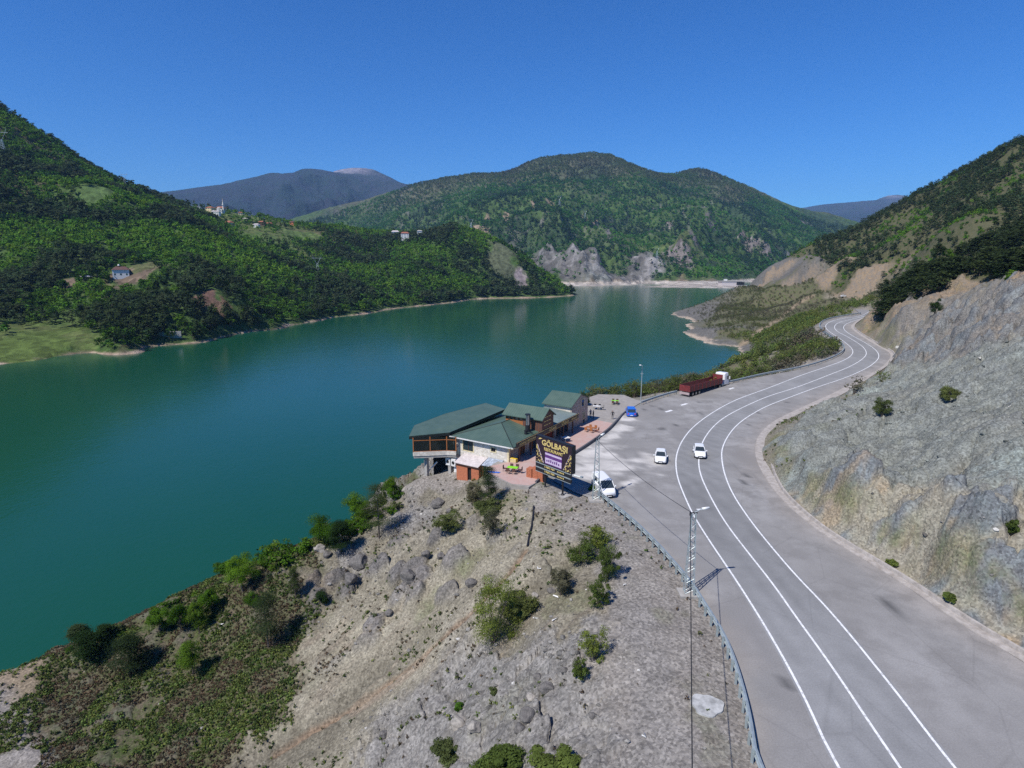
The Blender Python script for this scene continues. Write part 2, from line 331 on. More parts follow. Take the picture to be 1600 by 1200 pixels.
# lake side of the spur and of the terrace
for u, v, z in [(0, 1052, -19.4), (100, 1009, -18), (200, 968, -16.3), (300, 918, -14), (420, 868, -11.3), (500, 835, -9.5), (560, 809, -8), (610, 783, -6.2), (645, 755, -4.6)]:
    p = atz(u, v, z); near.append((p[0]-3, p[1]+9, z-6.5, 'g')); near.append((p[0]-7, p[1]+22, -25, 't'))
near += [(-22, 98, -9, 'r'), (-16, 103, -7, 'r'), (-6, 108, -6, 'r'), (4, 118, -7, 's'), (12, 128, -7, 'b'), (20, 136, -6.5, 'b'), (30, 146, -7, 'b'), (-30, 112, -26, 'b'), (-20, 122, -26, 'b'), (-5, 132, -26, 'b'), (8, 145, -26, 'b'), (24, 160, -26, 'b'), (40, 152, -8, 'b'), (45, 175, -26, 'b'), (0, 170, -30, 'b'), (-60, 150, -30, 'b'), (0, 300, -35, 'b'), (40, 230, -30, 'b'), (60, 420, -38, 'b'), (-120, 260, -34, 'b'), (100, 620, -40, 'b'), (150, 900, -60, 'b'), (110, 340, -27, 'b'), (68, 158, -8, 'b'), (60, 172, -16, 'b'), (75, 200, -23, 'b'), (90, 250, -26, 'b'), (110, 285, -25, 'b')]
near += [T(*p) for p in [
 (1330, 800, 65, 'c'), (1330, 765, 68, 'c'), (1300, 790, 67.5, 'c'), (1255, 745, 77, 'k'), (1225, 700, 88, 'k'), (1300, 700, 83, 'k'), (1300, 640, 105, 'k'), (1300, 627, 113, 's'), (1250, 660, 99, 'k'), (1250, 700, 86, 'k'),
 (1400, 858, 59, 'c'), (1400, 820, 62, 'c'), (1400, 780, 67, 'k'), (1400, 700, 80, 'k'), (1400, 620, 105, 'k'), (1400, 590, 124, 'k'), (1350, 620, 112, 'k'), (1350, 750, 72, 'k'),
 (1450, 885, 55.5, 'c'), (1450, 860, 56.5, 'c'), (1450, 815, 59, 'c'), (1500, 900, 51, 'c'), (1500, 850, 53.5, 'c'), (1500, 790, 58, 'k'), (1500, 700, 68, 'k'), (1500, 620, 84, 'k'), (1500, 570, 100, 'k'), (1500, 540, 118, 'p'), (1500, 500, 150, 'p'), (1500, 466, 185, 'o'),
 (1600, 970, 46.5, 'c'), (1600, 900, 49, 'c'), (1600, 820, 53, 'c'), (1600, 740, 58, 'k'), (1600, 640, 69, 'k'), (1600, 560, 84, 'k'), (1600, 510, 100, 'p'), (1600, 470, 116, 'p'), (1600, 435, 132, 'o'), (1720, 600, 70, 'k'), (1720, 400, 130, 'p'), (1720, 900, 46, 'c'),
 (1400, 540, 168, 'p'), (1400, 505, 186, 'p'), (1400, 480, 200, 'o'), (1440, 470, 200, 'o'), (1440, 550, 130, 'p'), (1450, 510, 165, 'p'),
 (1425, 440, 232, 'f'), (1455, 415, 245, 'f'), (1500, 440, 215, 'f'), (1500, 400, 290, 'f'), (1600, 410, 170, 'f'), (1600, 380, 250, 'f'), (1500, 350, 370, 'h'), (1600, 320, 360, 'f'), (1600, 224, 520, 'f'), (1550, 254, 525, 'f'), (1500, 290, 540, 'f'), (1455, 312, 555, 'f'), (1420, 324, 570, 'f'), (1380, 338, 590, 'f'), (1330, 364, 610, 'f'), (1290, 380, 620, 'f'), (1250, 396, 632, 'h'), (1215, 412, 642, 'v'), (1185, 433, 650, 'v'), (1720, 150, 540, 'f'), (1720, 300, 330, 'f'),
 (1450, 380, 400, 'h'), (1400, 390, 450, 'h'), (1350, 400, 500, 'h'), (1300, 408, 560, 'h'), (1385, 422, 445, 'f'), (1340, 424, 465, 'f'), (1300, 420, 500, 'f'), (1400, 350, 560, 'h'), (1550, 300, 440, 'h'), (1450, 340, 500, 'f'), (1375, 433, 437, 'o'), (1340, 436, 450, 'o'), (1300, 433, 480, 'o'), (1262, 418, 560, 'v'), (1370, 459, 425, 'o'), (1318, 458, 450, 'o'), (1250, 448, 560, 'o'), (1200, 445, 630, 'o'), (1220, 435, 615, 'v'),
 (1370, 467, 415, 's'), (1318, 468, 432, 's'), (1252, 459, 528, 'b'), (1200, 452, 590, 'b'), (1180, 453, 560, 'b'), (1230, 452, 500, 'b'), (1280, 458, 440, 'b'), (1320, 468, 405, 'b'), (1150, 458, 600, 'v'), (1200, 462, 505, 'b'), (1250, 470, 440, 'b'), (1172, 446, 655, 'v'), (1370, 500, 380, 'b'),
 (1150, 455, 640, 'v'), (1130, 462, 640, 'v'), (1110, 472, 620, 'v'), (1120, 515, 395, 'v'), (1130, 485, 490, 'b'), (1170, 470, 520, 'b'), (1160, 525, 372, 'b'), (1180, 500, 430, 'b'), (1150, 505, 430, 'b'), (1200, 475, 500, 'b'), (1180, 528, 360, 'b'), (1210, 500, 410, 'b'), (1240, 477, 455, 'b'), (1262, 462, 485, 'b'), (1290, 478, 420, 'b'), (1340, 482, 400, 'b'),
 (1300, 487, 345, 'b'), (1250, 497, 350, 'b'), (1230, 520, 300, 'b'), (1200, 545, 285, 'b'), (1180, 562, 238, 'b'), (1140, 580, 215, 'b'), (1110, 592, 185, 'b'), (1230, 565, 192, 'b'), (1270, 545, 205, 'b'), (1265, 512, 280, 'b'), (1240, 540, 235, 'b')]]
near += [Z(u, v, -20, 'v') for u, v in [(1063, 495), (1085, 503), (1068, 518), (1090, 530), (1120, 538), (1160, 546)]]
cT = np.gradient(CURB[:, :2], axis=0); cT /= np.linalg.norm(cT, axis=1)[:, None]
for i in range(0, len(CURB), 6):
    if 203 < CURB[i][1] < 270:
        for d_, h_, t_ in ((5, 3.5, 'o'), (13, 10, 'f'), (26, 19, 'f')):
            near.append((CURB[i][0]+cT[i][1]*d_, CURB[i][1]-cT[i][0]*d_, float(zr(CURB[i][1]))+h_, t_))
near += [(*(atz(u, v, -20)+[-14, -10, -6]), 'v') for u, v in [(1060, 500), (1062, 518), (1085, 535), (1120, 545), (1150, 552)]]
for u, v, t in [(1600, 224, 520), (1500, 290, 540), (1420, 324, 570), (1330, 364, 610), (1250, 396, 632), (1720, 150, 540)]:
    p = att(u, v, t); near.append((p[0]*1.35, p[1]*1.35, p[2]-20, 'f'))
for u, v, t in [(1185, 433, 650), (1150, 455, 640), (1120, 468, 640)]:
    p = att(u, v, t); near.append((p[0]*1.15, p[1]*1.15, -30, 't'))
N = Field(near, (R(-62), R(56)), (16, 900), 1150, 820, .025)
N.types(.055, 5)
W = N.W; g = lambda k: W.get(k, 0)
sdA = sdf(N.x, N.y, ASPH); sdP = sdf(N.x, N.y, PLAZA)
flat = np.clip(np.minimum(np.minimum(sdA, sdP), np.hypot(N.x+5, N.y-84)-6)/6, .06, 1)*(.25+.75*np.clip((segdist(N.x, N.y, RAIL_A, False)-2)/10, 0, 1))
rock = g('r')+g('c')+g('p')+g('v')+.7*g('k')+g('o')
x, y, r = N.x, N.y, N.r
dn = fbm(x/14, y/14, 5, 3)*1.1*np.clip(r/120, .35, 1.6) + fbm(x/3.2, y/3.2, 5, 11)*.34
d1, d2, hv = worley(x/2.6+fbm(x/3, y/3, 3, 5)*.5, y/2.6, 3)
dn += rock*((hv-.5)*.75+(d2-d1)*.35+fbm(x/1.1, y/1.1, 4, 21)*.3)
e1, e2, ev = worley(x/.75, y/.75, 8)
dn += (g('r')+.5*g('k')+.5*g('s')+.5*g('c'))*(np.clip(.5-e1, 0, 1)*ev*.6)*(r < 160)
dn += np.clip(r-250, 0, 400)/400*ridged(x/60, y/60, 4, 9)*6*(g('f')+g('b')+g('p')+g('o'))
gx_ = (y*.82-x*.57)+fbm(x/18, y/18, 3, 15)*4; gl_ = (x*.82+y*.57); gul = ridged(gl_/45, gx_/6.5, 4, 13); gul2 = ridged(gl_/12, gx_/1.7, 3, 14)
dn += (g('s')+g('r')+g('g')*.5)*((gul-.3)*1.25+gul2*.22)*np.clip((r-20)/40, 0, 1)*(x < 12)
for sc_, am_, sd_ in ((5.5, .85, 50), (2.2, .42, 53)):          # broken rock: tilted facets with steps between them
    w1, w2, wh = worley(x/sc_+fbm(x/6, y/6, 3, sd_)*.6, y/sc_*1.3, sd_); dn += (g('k')*.8+g('c')*2.0+g('p')*1.5+g('o'))*((wh-.5)*am_+(np.sin(wh*40)*(x/sc_-np.floor(x/sc_)-.5)+np.cos(wh*31)*(y/sc_-np.floor(y/sc_)-.5))*am_*.0+np.clip(w2-w1, 0, .25)*am_*1.6)*np.clip(r/70, .6, 2.2)
o1, o2, oh = worley(x/3.3+fbm(x/4, y/4, 4, 90)*.35, y/3.3, 91); om = np.clip((fbm(x/17, y/17, 3, 92)+.12)*4, 0, 1)*(oh > .5)*(g('s')+g('r')+.3*g('g'))*(x < 4)*np.clip((r-35)/10, 0, 1)
ob = np.clip(.52-o1+fbm(x/.9, y/.9, 4, 93)*.12, 0, .35)/.35; dn += om*ob**.6*(.35+oh*1.1)
s1, s2, sh_ = worley(x/6.5+fbm(x/5, y/5, 4, 61)*.45, y/4.6+fbm(x/5, y/5, 4, 62)*.45, 63); slab = np.clip((s2-s1-.05)*5, 0, 1)*(sh_ > .25)*np.clip(g('c')*1.5+g('p')*.8+g('k')*.25*(sh_ > .75), 0, 1)
dn += slab*(.5+sh_*.9)*np.clip(r/60, .7, 2)*(.6+.4*np.sin(sh_*50)*(x/6.5-np.round(x/6.5)))
crk = np.clip(.09-(s2-s1), 0, .09)/.09*(g('c')+g('p')*.8+g('k')*.45)*(fbm(x/4, y/4, 3, 67) > -.02); dn -= crk*.75
dC = segdist(x, y, CURB[::2], False); sdn = fbm(x/5, y/5, 4, 58); rt = (x > 24) & (sdA > 0)
cl_ = np.clip((dC-2.4-sdn*1.6)/1.3, 0, 1); cl_ = cl_*cl_*(3-2*cl_)
dn += rt*np.clip((y-30)/8, 0, 1)*np.clip((82-y)/10, 0, 1)*cl_*np.exp(-np.clip(dC-4, 0, 60)/9)*(2.3+sdn*2.2)
dn += (g('k')+g('p')+g('c')*.6)*(ridged(x/22+fbm(x/15, y/15, 3, 59)*.4, y/17, 5, 57)-.3)*1.5*np.clip((dC-3)/6, 0, 1)
dn -= (g('c')+g('p')+g('o'))*np.clip(ridged(x/9, y/9, 3, 44), 0, 1)*.9
N.z = N.z+dn*flat
under = np.clip((sdA-.4)/2.2, 0, 1); N.z = np.where(y < 330, (zr(y)-.16)*(1-under)+N.z*under, N.z)
up = np.clip((sdP-.2)/1.2, 0, 1); N.z = np.where((sdA > 0) & (sdP < 1.5), np.minimum(N.z, PLAZA_Z-.12)*(1-up)+N.z*up, N.z)
N.colors()
# extra surface cover that has a place of its own
beach = np.clip((-18.8-N.z+fbm(x/25, y/25, 3, 2)*1.0)/.8, 0, 1)[..., None]*(r > 130)[..., None]
N.cA = N.cA*(1-beach)+beach*np.array([.43, .37, .30]); N.cB = N.cB*(1-beach)+beach*np.array([.34, .26, .19])
tuft = np.clip((fbm(x/4.5, y/4.5, 5, 61)-.16)*6, 0, 1)*np.clip(fbm(x/22, y/22, 3, 64)*3+.6, 0, 1)*(.55*g('s')+.3*g('r')+.18*g('k')+.4*g('d')+.4*g('c'))*np.clip(sdA/2, 0, 1)
N.cA = N.cA*(1-tuft[..., None])+tuft[..., None]*np.array([.085, .11, .035]); N.cB = N.cB*(1-tuft[..., None]*.6)+.6*tuft[..., None]*np.array([.14, .13, .065])
oc = (om*np.clip(ob*2, 0, 1))[..., None]; N.cA = N.cA*(1-oc)+oc*np.array([.175, .16, .145]); N.cB = N.cB*(1-oc)+oc*np.array([.10, .095, .09])
slc = slab[..., None]*(.80+.5*_h(np.floor(sh_*997).astype(np.int64), np.floor(sh_*13).astype(np.int64), 5))[..., None]; slc = np.clip(slc, 0, 1)
N.cA = N.cA*(1-slc)+slc*(np.array([.185, .205, .205])*(1+.3*fbm(x/1.2, y/3, 4, 68))[..., None]); N.cB = N.cB*(1-slc)+slc*np.array([.13, .135, .14])
btw = (np.clip(1-slab, 0, 1)*g('c'))[..., None]; N.cA = N.cA*(1-btw*.8)+.8*btw*np.array([.31, .285, .215]); N.cB = N.cB*(1-btw*.7)+.7*btw*np.array([.225, .205, .16])
rus = (np.clip((fbm(x/3.0, y/3.0, 4, 69)-.33)*7, 0, 1)*np.clip(g('c')+.5*g('p'), 0, 1))[..., None]; N.cA = N.cA*(1-rus*.55)+.55*rus*np.array([.36, .25, .14]); N.cB = N.cB*(1-rus*.5)+.5*rus*np.array([.28, .22, .15])
kg_ = (np.exp(-((segdist(x, y, CURB[::2], False)-3.0)/1.1)**2)*np.clip(fbm(x/2.5, y/2.5, 4, 78)*3+.45, 0, 1)*(x > 22)*(sdA > .5))[..., None]; N.cA = N.cA*(1-kg_*.8)+.8*kg_*np.array([.115, .13, .055]); N.cB = N.cB*(1-kg_*.6)+.6*kg_*np.array([.22, .195, .12])
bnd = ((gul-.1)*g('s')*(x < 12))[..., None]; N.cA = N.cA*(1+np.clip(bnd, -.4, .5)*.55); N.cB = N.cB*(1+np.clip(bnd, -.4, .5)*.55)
lm = .35*np.clip((fbm(x/6, y/16, 5, 71)-.2)*4, 0, 1)*(g('c')*.8+g('p')*.5+.22*g('k'))
N.cA = N.cA*(1-lm[..., None])+lm[..., None]*np.array([.33, .245, .15]); N.cB = N.cB*(1-lm[..., None])+lm[..., None]*np.array([.27, .235, .175])
pl = np.clip((fbm(x/7+9, y/7, 4, 75)-.15)*4, 0, 1)*(g('k'))
N.cA = N.cA*(1-pl[..., None]*.6)+.6*pl[..., None]*np.array([.31, .36, .33])
er = np.clip((gul2-.35)*3, 0, 1)*np.clip(fbm(x/14, y/14, 3, 66)*3+.3, 0, 1)*g('s')*(x < 12)
N.cA = N.cA*(1-er[..., None]*.7)+.7*er[..., None]*np.array([.27, .225, .165]); N.cB = N.cB*(1-er[..., None]*.6)+.6*er[..., None]*np.array([.13, .105, .08])
def track(Fd, px, wd, c, dz=0., jit=.5):       # a narrow worn line across a slope
    P_ = np.array([Fd.hit(u, v)[:2] for u, v in px]); P_ = smooth_line(np.c_[P_, P_[:, :1]*0], 2)[:, :2]
    d_ = segdist(Fd.x, Fd.y, P_, False)+fbm(Fd.x/2.2, Fd.y/2.2, 3, 77)*wd*jit; m_ = np.clip(1.4-d_/wd, 0, 1)
    Fd.cA = Fd.cA*(1-m_[..., None])+m_[..., None]*np.array(c); Fd.cB = Fd.cB*(1-m_[..., None])+m_[..., None]*np.array(c)*.7; Fd.z = Fd.z-dz*np.clip(1.2-d_/wd, 0, 1)
track(N, [(822, 860), (790, 905), (745, 950), (700, 990), (655, 1030), (610, 1065), (560, 1100), (500, 1135), (430, 1180)], .32, (.24, .175, .12), .35)
track(N, [(655, 1036), (612, 1071), (560, 1108)], .8, (.30, .245, .18), .1)
track(N, [(1000, 800), (960, 850), (985, 940), (1010, 1050), (1030, 1200)], 1.6, (.27, .25, .225), .03, 1.2)
track(N, [(1160, 538), (1190, 515), (1225, 490), (1250, 472), (1268, 462)], 2.2, (.30, .235, .16), 0.)
track(N, [(-20, 1080), (20, 1130), (60, 1200)], 1.4, (.27, .245, .22), 0.)
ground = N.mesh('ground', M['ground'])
# lake
wm = NM('lake_water')
nz = wm.math('ADD', wm.noise(.9, 3, .6, wm.pos((1, .6, 1))), wm.math('MULTIPLY', wm.noise(.12, 3, .6), 1.2))
wm.col(wm.mix(wm.ramp(wm.noise(.006, 4, .55), (.4, 0.), (.65, 1.)), (.006, .062, .034), (.009, .070, .034))).rough(.14, .5)
wm.b.inputs['IOR'].default_value = 1.33; wm.bump(nz, .35, .12); M['water'] = wm.m
mb = MB(); mb.quad((-5000, -400, WZ), (5000, -400, WZ), (5000, 5000, WZ), (-5000, 5000, WZ)); tag(mb.build('lake', M['water']), kind='structure')
# ------------------------------------------------------------------ far shore and mountains
def back(pts, k, dz, t='f'):   # the ground falls away behind a crest
    return [(p[0]*k, p[1]*k, p[2]-dz, t) for p in pts]
lc = [T(*p) for p in [(-120, 105, 720, 'f'), (0, 181, 720, 'f'), (60, 216, 730, 'f'), (120, 255, 740, 'f'), (180, 290, 750, 'f'), (215, 305, 770, 'f'), (260, 317, 820, 'f'), (290, 323, 860, 'm'), (350, 332, 960, 'm'), (430, 348, 1010, 'm'), (500, 360, 1050, 'f'), (600, 372, 1050, 'f'), (680, 368, 1000, 'F'), (720, 362, 980, 'F'), (760, 374, 970, 'F'), (810, 398, 960, 'F'), (850, 425, 950, 'F'), (885, 452, 940, 'F')]]
left = lc+back(lc[:10], 1.3, 40)+back(lc[10:16], 1.16, 60)+[(x_*1.06, y_*1.06, -30, 'F') for x_, y_, z_, t_ in lc[16:]]
left += [Z(u, v, WZ, 'F') for u, v in [(-250, 640), (-100, 590), (0, 569), (60, 562), (150, 552), (225, 545), (300, 537), (350, 527), (400, 518), (450, 510), (490, 503), (530, 495), (560, 492), (620, 482), (680, 476), (740, 468), (820, 466), (870, 464), (903, 460)]]
left += [(*(atz(u, v, WZ)[:2]*.93), -27, 'F') for u, v in [(-250, 640), (0, 569), (150, 552), (300, 537), (400, 518), (530, 495), (740, 468), (903, 460)]]+[(130, 930, -30, 'F'), (150, 1100, -40, 'F'), (0, 700, -35, 'F')]
left += [T(*p) for p in [(-200, 520, 330, 'm'), (0, 550, 306, 'm'), (100, 540, 325, 'm'), (0, 518, 340, 'm'), (60, 522, 340, 'm'), (120, 527, 338, 'm'), (180, 530, 330, 'f'), (0, 480, 390, 'F'), (0, 430, 450, 'F'), (0, 380, 500, 'F'), (0, 310, 560, 'F'), (0, 240, 650, 'f'), (-200, 300, 500, 'f'), (-200, 400, 420, 'F'),
 (100, 480, 400, 'F'), (100, 440, 440, 'F'), (190, 432, 460, 'F'), (220, 420, 470, 'F'), (200, 442, 450, 'F'), (160, 450, 440, 'f'), (100, 380, 510, 'F'), (100, 320, 590, 'F'), (80, 290, 620, 'f'), (120, 300, 600, 'F'),
 (200, 350, 590, 'F'), (200, 390, 520, 'F'), (200, 480, 400, 'F'), (200, 515, 355, 'F'), (300, 500, 390, 'F'), (300, 465, 430, 'F'), (320, 470, 430, 'F'), (330, 450, 450, 'F'), (300, 420, 490, 'F'), (300, 370, 600, 'F'), (300, 340, 740, 'F'), (400, 400, 640, 'F'), (400, 450, 520, 'F'), (400, 490, 440, 'F'), (400, 368, 800, 'm'), (450, 372, 860, 'm'), (350, 350, 830, 'm'), (480, 380, 880, 'f'), (500, 430, 700, 'F'), (500, 470, 560, 'F'), (560, 400, 860, 'f'), (600, 440, 740, 'F'), (600, 465, 660, 'F'), (700, 400, 880, 'F'), (700, 440, 800, 'F'), (760, 400, 900, 'F'), (790, 420, 890, 'F'), (760, 445, 850, 'F'), (850, 448, 890, 'F'), (815, 445, 880, 'F')]]
Lf = Field(left, (R(-64), R(14)), (230, 1500), 620, 420, .03)
Lf.types(.05, 5)
x, y, r = Lf.x, Lf.y, Lf.r; off = np.clip((Lf.z-WZ-2)/12, 0, 1)
Lf.z += off*(fbm(x/70, y/70, 5, 81)*7+ridged((x+y)/90, (x-y)/200, 4, 83)*5-2)*(1-.7*Lf.W['m'])+fbm(x/12, y/12, 3, 85)*.9
Lf.colors()
def beachify(Fd, z0, seed, a=(.40, .31, .235), b=(.27, .19, .14)):
    bb = np.clip((z0-Fd.z+fbm(Fd.x/20, Fd.y/20, 4, seed)*1.6)/.8, 0, 1)[..., None]
    Fd.cA = Fd.cA*(1-bb)+bb*np.array(a); Fd.cB = Fd.cB*(1-bb)+bb*np.array(b)
beachify(Lf, WZ+1.3, 90)
def patch(Fd, u, v, rad, c, seed=0, c2=None):       # a bare clearing on a slope
    p = Fd.hit(u, v); d = np.hypot(Fd.x-p.x, (Fd.y-p.y)*.6)+fbm(Fd.x/(rad*.7), Fd.y/(rad*.7), 4, seed)*rad*.8
    m_ = np.clip((rad-d)/(rad*.25), 0, 1)[..., None]; Fd.cA = Fd.cA*(1-m_)+m_*np.array(c); Fd.cB = Fd.cB*(1-m_)+m_*np.array(c2 or tuple(q*.75 for q in c)); return (p.x, p.y, rad)
clear = [patch(Lf, 205, 436, 16, (.18, .135, .095), 1), patch(Lf, 318, 468, 9, (.15, .09, .07), 2), patch(Lf, 338, 482, 8, (.17, .11, .075), 8), patch(Lf, 110, 442, 6, (.20, .15, .11), 3), patch(Lf, 240, 412, 14, (.12, .13, .055), 4), patch(Lf, 405, 372, 30, (.10, .16, .04), 5), patch(Lf, 50, 535, 22, (.10, .145, .035), 6), patch(Lf, 786, 405, 26, (.10, .115, .065), 7), patch(Lf, 815, 440, 12, (.26, .22, .22), 9), patch(Lf, 470, 372, 30, (.10, .15, .045), 10), patch(Lf, 150, 300, 14, (.10, .16, .05), 11)]
Lf.mesh('left_hill', M['hill'])
# central mountain
mc = [T(*p) for p in [(380, 380, 3000, 'F'), (470, 345, 3000, 'F'), (500, 330, 2950, 'F'), (560, 315, 2850, 'G'), (600, 306, 2800, 'G'), (640, 292, 2750, 'G'), (690, 279, 2700, 'G'), (720, 275, 2680, 'G'), (760, 274, 2650, 'G'), (805, 269, 2600, 'G'), (830, 257, 2600, 'G'), (870, 247, 2600, 'G'), (905, 242, 2600, 'G'), (935, 242, 2600, 'G'), (960, 249, 2600, 'F'), (1000, 264, 2600, 'F'), (1035, 273, 2620, 'F'), (1065, 271, 2640, 'F'), (1095, 267, 2660, 'F'), (1130, 282, 2700, 'F'), (1170, 294, 2750, 'F'), (1200, 308, 2800, 'F'), (1250, 327, 2850, 'F'), (1290, 337, 2900, 'F'), (1320, 350, 2950, 'F'), (1400, 385, 3000, 'F'), (1500, 420, 3000, 'F'), (250, 420, 3000, 'F')]]
mid = mc+back(mc, 1.25, 180)
mid += [Z(u, v, WZ, 't') for u, v in [(840, 446), (890, 446.5), (940, 447), (1000, 448.5), (1060, 449.5), (1110, 450), (1160, 450)]]+[(*(atz(u, 448, WZ)[:2]*.9), -40, 't') for u in (800, 950, 1100, 1250)]
mid += [T(*p) for p in [(700, 460, 1400, 'F'), (500, 460, 1600, 'F'), (600, 400, 1900, 'F'), (700, 400, 1700, 'F'), (760, 400, 1560, 'p'), (800, 395, 1550, 'F'), (740, 362, 1750, 'F'), (700, 340, 2100, 'F'), (600, 350, 2400, 'F'), (540, 350, 2600, 'F'), (650, 320, 2500, 'F'), (780, 345, 1850, 'F'), (775, 370, 1680, 'F'), (820, 420, 1440, 'F'), (850, 420, 1400, 'v'), (840, 405, 1450, 'v'), (900, 405, 1390, 'v'), (900, 425, 1345, 'v'), (870, 435, 1330, 'F'), (930, 435, 1320, 'k'), (950, 425, 1340, 'v'), (980, 410, 1400, 'v'), (1005, 405, 1430, 'v'), (960, 395, 1450, 'F'), (850, 385, 1520, 'F'), (900, 385, 1480, 'F'), (870, 330, 1900, 'F'), (870, 290, 2250, 'F'), (950, 340, 1850, 'F'), (940, 290, 2200, 'F'), (1000, 360, 1750, 'F'), (1000, 310, 2100, 'F'), (1055, 400, 1560, 'm'), (1060, 385, 1640, 'F'), (1040, 430, 1400, 'F'), (1070, 428, 1420, 'F'), (1020, 440, 1340, 'o'), (960, 442, 1310, 'o'), (1060, 440, 1345, 'o'), (1100, 440, 1350, 'o'), (1100, 425, 1460, 'F'), (1130, 440, 1380, 'F'), (1150, 410, 1650, 'F'), (1100, 350, 1950, 'F'), (1170, 370, 1900, 'F'), (1190, 380, 1850, 'F'), (1150, 365, 1950, 'F'), (1200, 390, 1850, 'F'), (1165, 400, 1750, 'F'), (1130, 370, 1880, 'F'), (1250, 350, 2400, 'F'), (1270, 352, 2450, 'F'), (1200, 340, 2300, 'F'), (1250, 400, 2000, 'F'), (1100, 300, 2350, 'F'), (1060, 300, 2300, 'F'), (1160, 442, 1500, 'F'), (1200, 430, 1600, 'F')]]
Md = Field(mid, (R(-40), R(44)), (1120, 4000), 820, 420, .03)
Md.types(.035, 5)
x, y, r = Md.x, Md.y, Md.r; off = np.clip((Md.z-WZ)/60, 0, 1)
rg = ridged(x/330+fbm(x/300, y/300, 3, 91)*.5, y/520, 5, 92)
el0 = (Md.z-H)/r; crest = np.clip((np.maximum.accumulate(el0[:, ::-1], 1)[:, ::-1]-el0)*14, .16, 1)
Md.z += off*crest*((rg-.25)*100+fbm(x/90, y/90, 4, 95)*26)+off*fbm(x/14, y/14, 3, 97)*3
rk = (Md.W['v']+Md.W['p']+Md.W.get('k', 0)); Md.z += rk*ridged(x/45, y/45, 4, 98)*14
Md.colors()
hi = np.clip((Md.z-255+fbm(x/180, y/180, 4, 99)*90)/70, 0, 1)[..., None]
Md.cA = Md.cA*(1-hi)+hi*np.array([.085, .08, .052]); Md.cB = Md.cB*(1-hi*.7)+.7*hi*np.array([.085, .095, .05])
dk = np.clip((fbm(x/150, y/220, 5, 101)-.12)*5, 0, 1)[..., None]*.75*(1-rk[..., None]); Md.cA = Md.cA*(1-dk)+dk*np.array([.025, .05, .025]); Md.cB = Md.cB*(1-dk)+dk*np.array([.04, .065, .03])
rkx = np.clip((ridged(x/60, y/90, 4, 103)-.45)*4, 0, 1)[..., None]*np.clip(fbm(x/260, y/260, 3, 104)*4-.6, 0, 1)[..., None]
Md.cA = Md.cA*(1-rkx)+rkx*np.array([.17, .155, .145])
wl = np.clip((.45-ridged(x/50, y/50, 4, 106))*2.5, 0, 1)[..., None]*rk[..., None]; Md.cA = Md.cA*(1-wl)+wl*np.array([.30, .285, .275])
beachify(Md, WZ+7, 107, (.44, .40, .35), (.36, .31, .26))
for u, v, rd in [(745, 362, 22), (790, 340, 14), (762, 347, 10), (755, 372, 26), (835, 318, 12), (860, 322, 12), (915, 342, 12), (930, 352, 14), (1060, 402, 34), (1265, 354, 34), (1160, 368, 22), (1178, 378, 22), (1196, 386, 22), (1045, 352, 14), (1110, 350, 16), (1085, 372, 14)]:
    patch(Md, u, v, rd, (.30, .23, .16) if u < 960 else (.20, .175, .16), int(u))
Md.mesh('mountain', M['mountain'])
# far ranges
fc = [T(*p) for p in [(100, 330, 6400, 'W'), (200, 322, 6200, 'W'), (285, 306, 6000, 'W'), (310, 299, 6000, 'W'), (345, 292, 6000, 'W'), (380, 286, 5900, 'W'), (415, 275, 5900, 'W'), (440, 273, 5900, 'W'), (465, 267, 5900, 'W'), (482, 263, 5900, 'W'), (500, 268, 6000, 'W'), (545, 267, 6600, 'N'), (580, 268, 6600, 'N'), (610, 277, 6500, 'W'), (640, 290, 6400, 'W'), (700, 310, 6300, 'W'), (800, 340, 6000, 'W')]]
fc2 = [T(*p) for p in [(1100, 350, 9000, 'W'), (1255, 326, 9000, 'W'), (1290, 324, 9000, 'W'), (1330, 322, 9000, 'W'), (1365, 315, 9000, 'W'), (1395, 305, 9000, 'N'), (1412, 310, 9000, 'W'), (1440, 326, 9000, 'W'), (1600, 350, 9000, 'W')]]
fp = fc+back(fc, 1.3, 500, 'W')+fc2+back(fc2, 1.2, 500, 'W')+[T(u, v, t, 'W') for u, v, t in [(100, 400, 3600), (300, 380, 3800), (450, 345, 4300), (380, 330, 4700), (500, 320, 4900), (600, 330, 4700), (700, 380, 3900), (900, 400, 4000), (1100, 420, 4000), (1300, 380, 5500), (1400, 350, 6500), (1350, 360, 5500), (1600, 400, 5000)]]
Fr = Field(fp, (R(-46), R(46)), (3500, 11500), 560, 220, .03)
Fr.types(.03, 5); x, y, r = Fr.x, Fr.y, Fr.r
el0 = (Fr.z-H)/r; crest = np.clip((np.maximum.accumulate(el0[:, ::-1], 1)[:, ::-1]-el0)*16, .1, 1)
Fr.z += crest*(ridged(x/700+fbm(x/900, y/900, 3, 112), y/900, 5, 111)*380-120); Fr.colors()
lo = np.clip((150-Fr.z+fbm(x/500, y/500, 3, 113)*120)/140, 0, 1)[..., None]; Fr.cA = Fr.cA*(1-lo)+lo*np.array([.06, .11, .03]); Fr.cB = Fr.cB*(1-lo)+lo*np.array([.05, .08, .03])
Fr.mesh('far_mountains', M['far'])
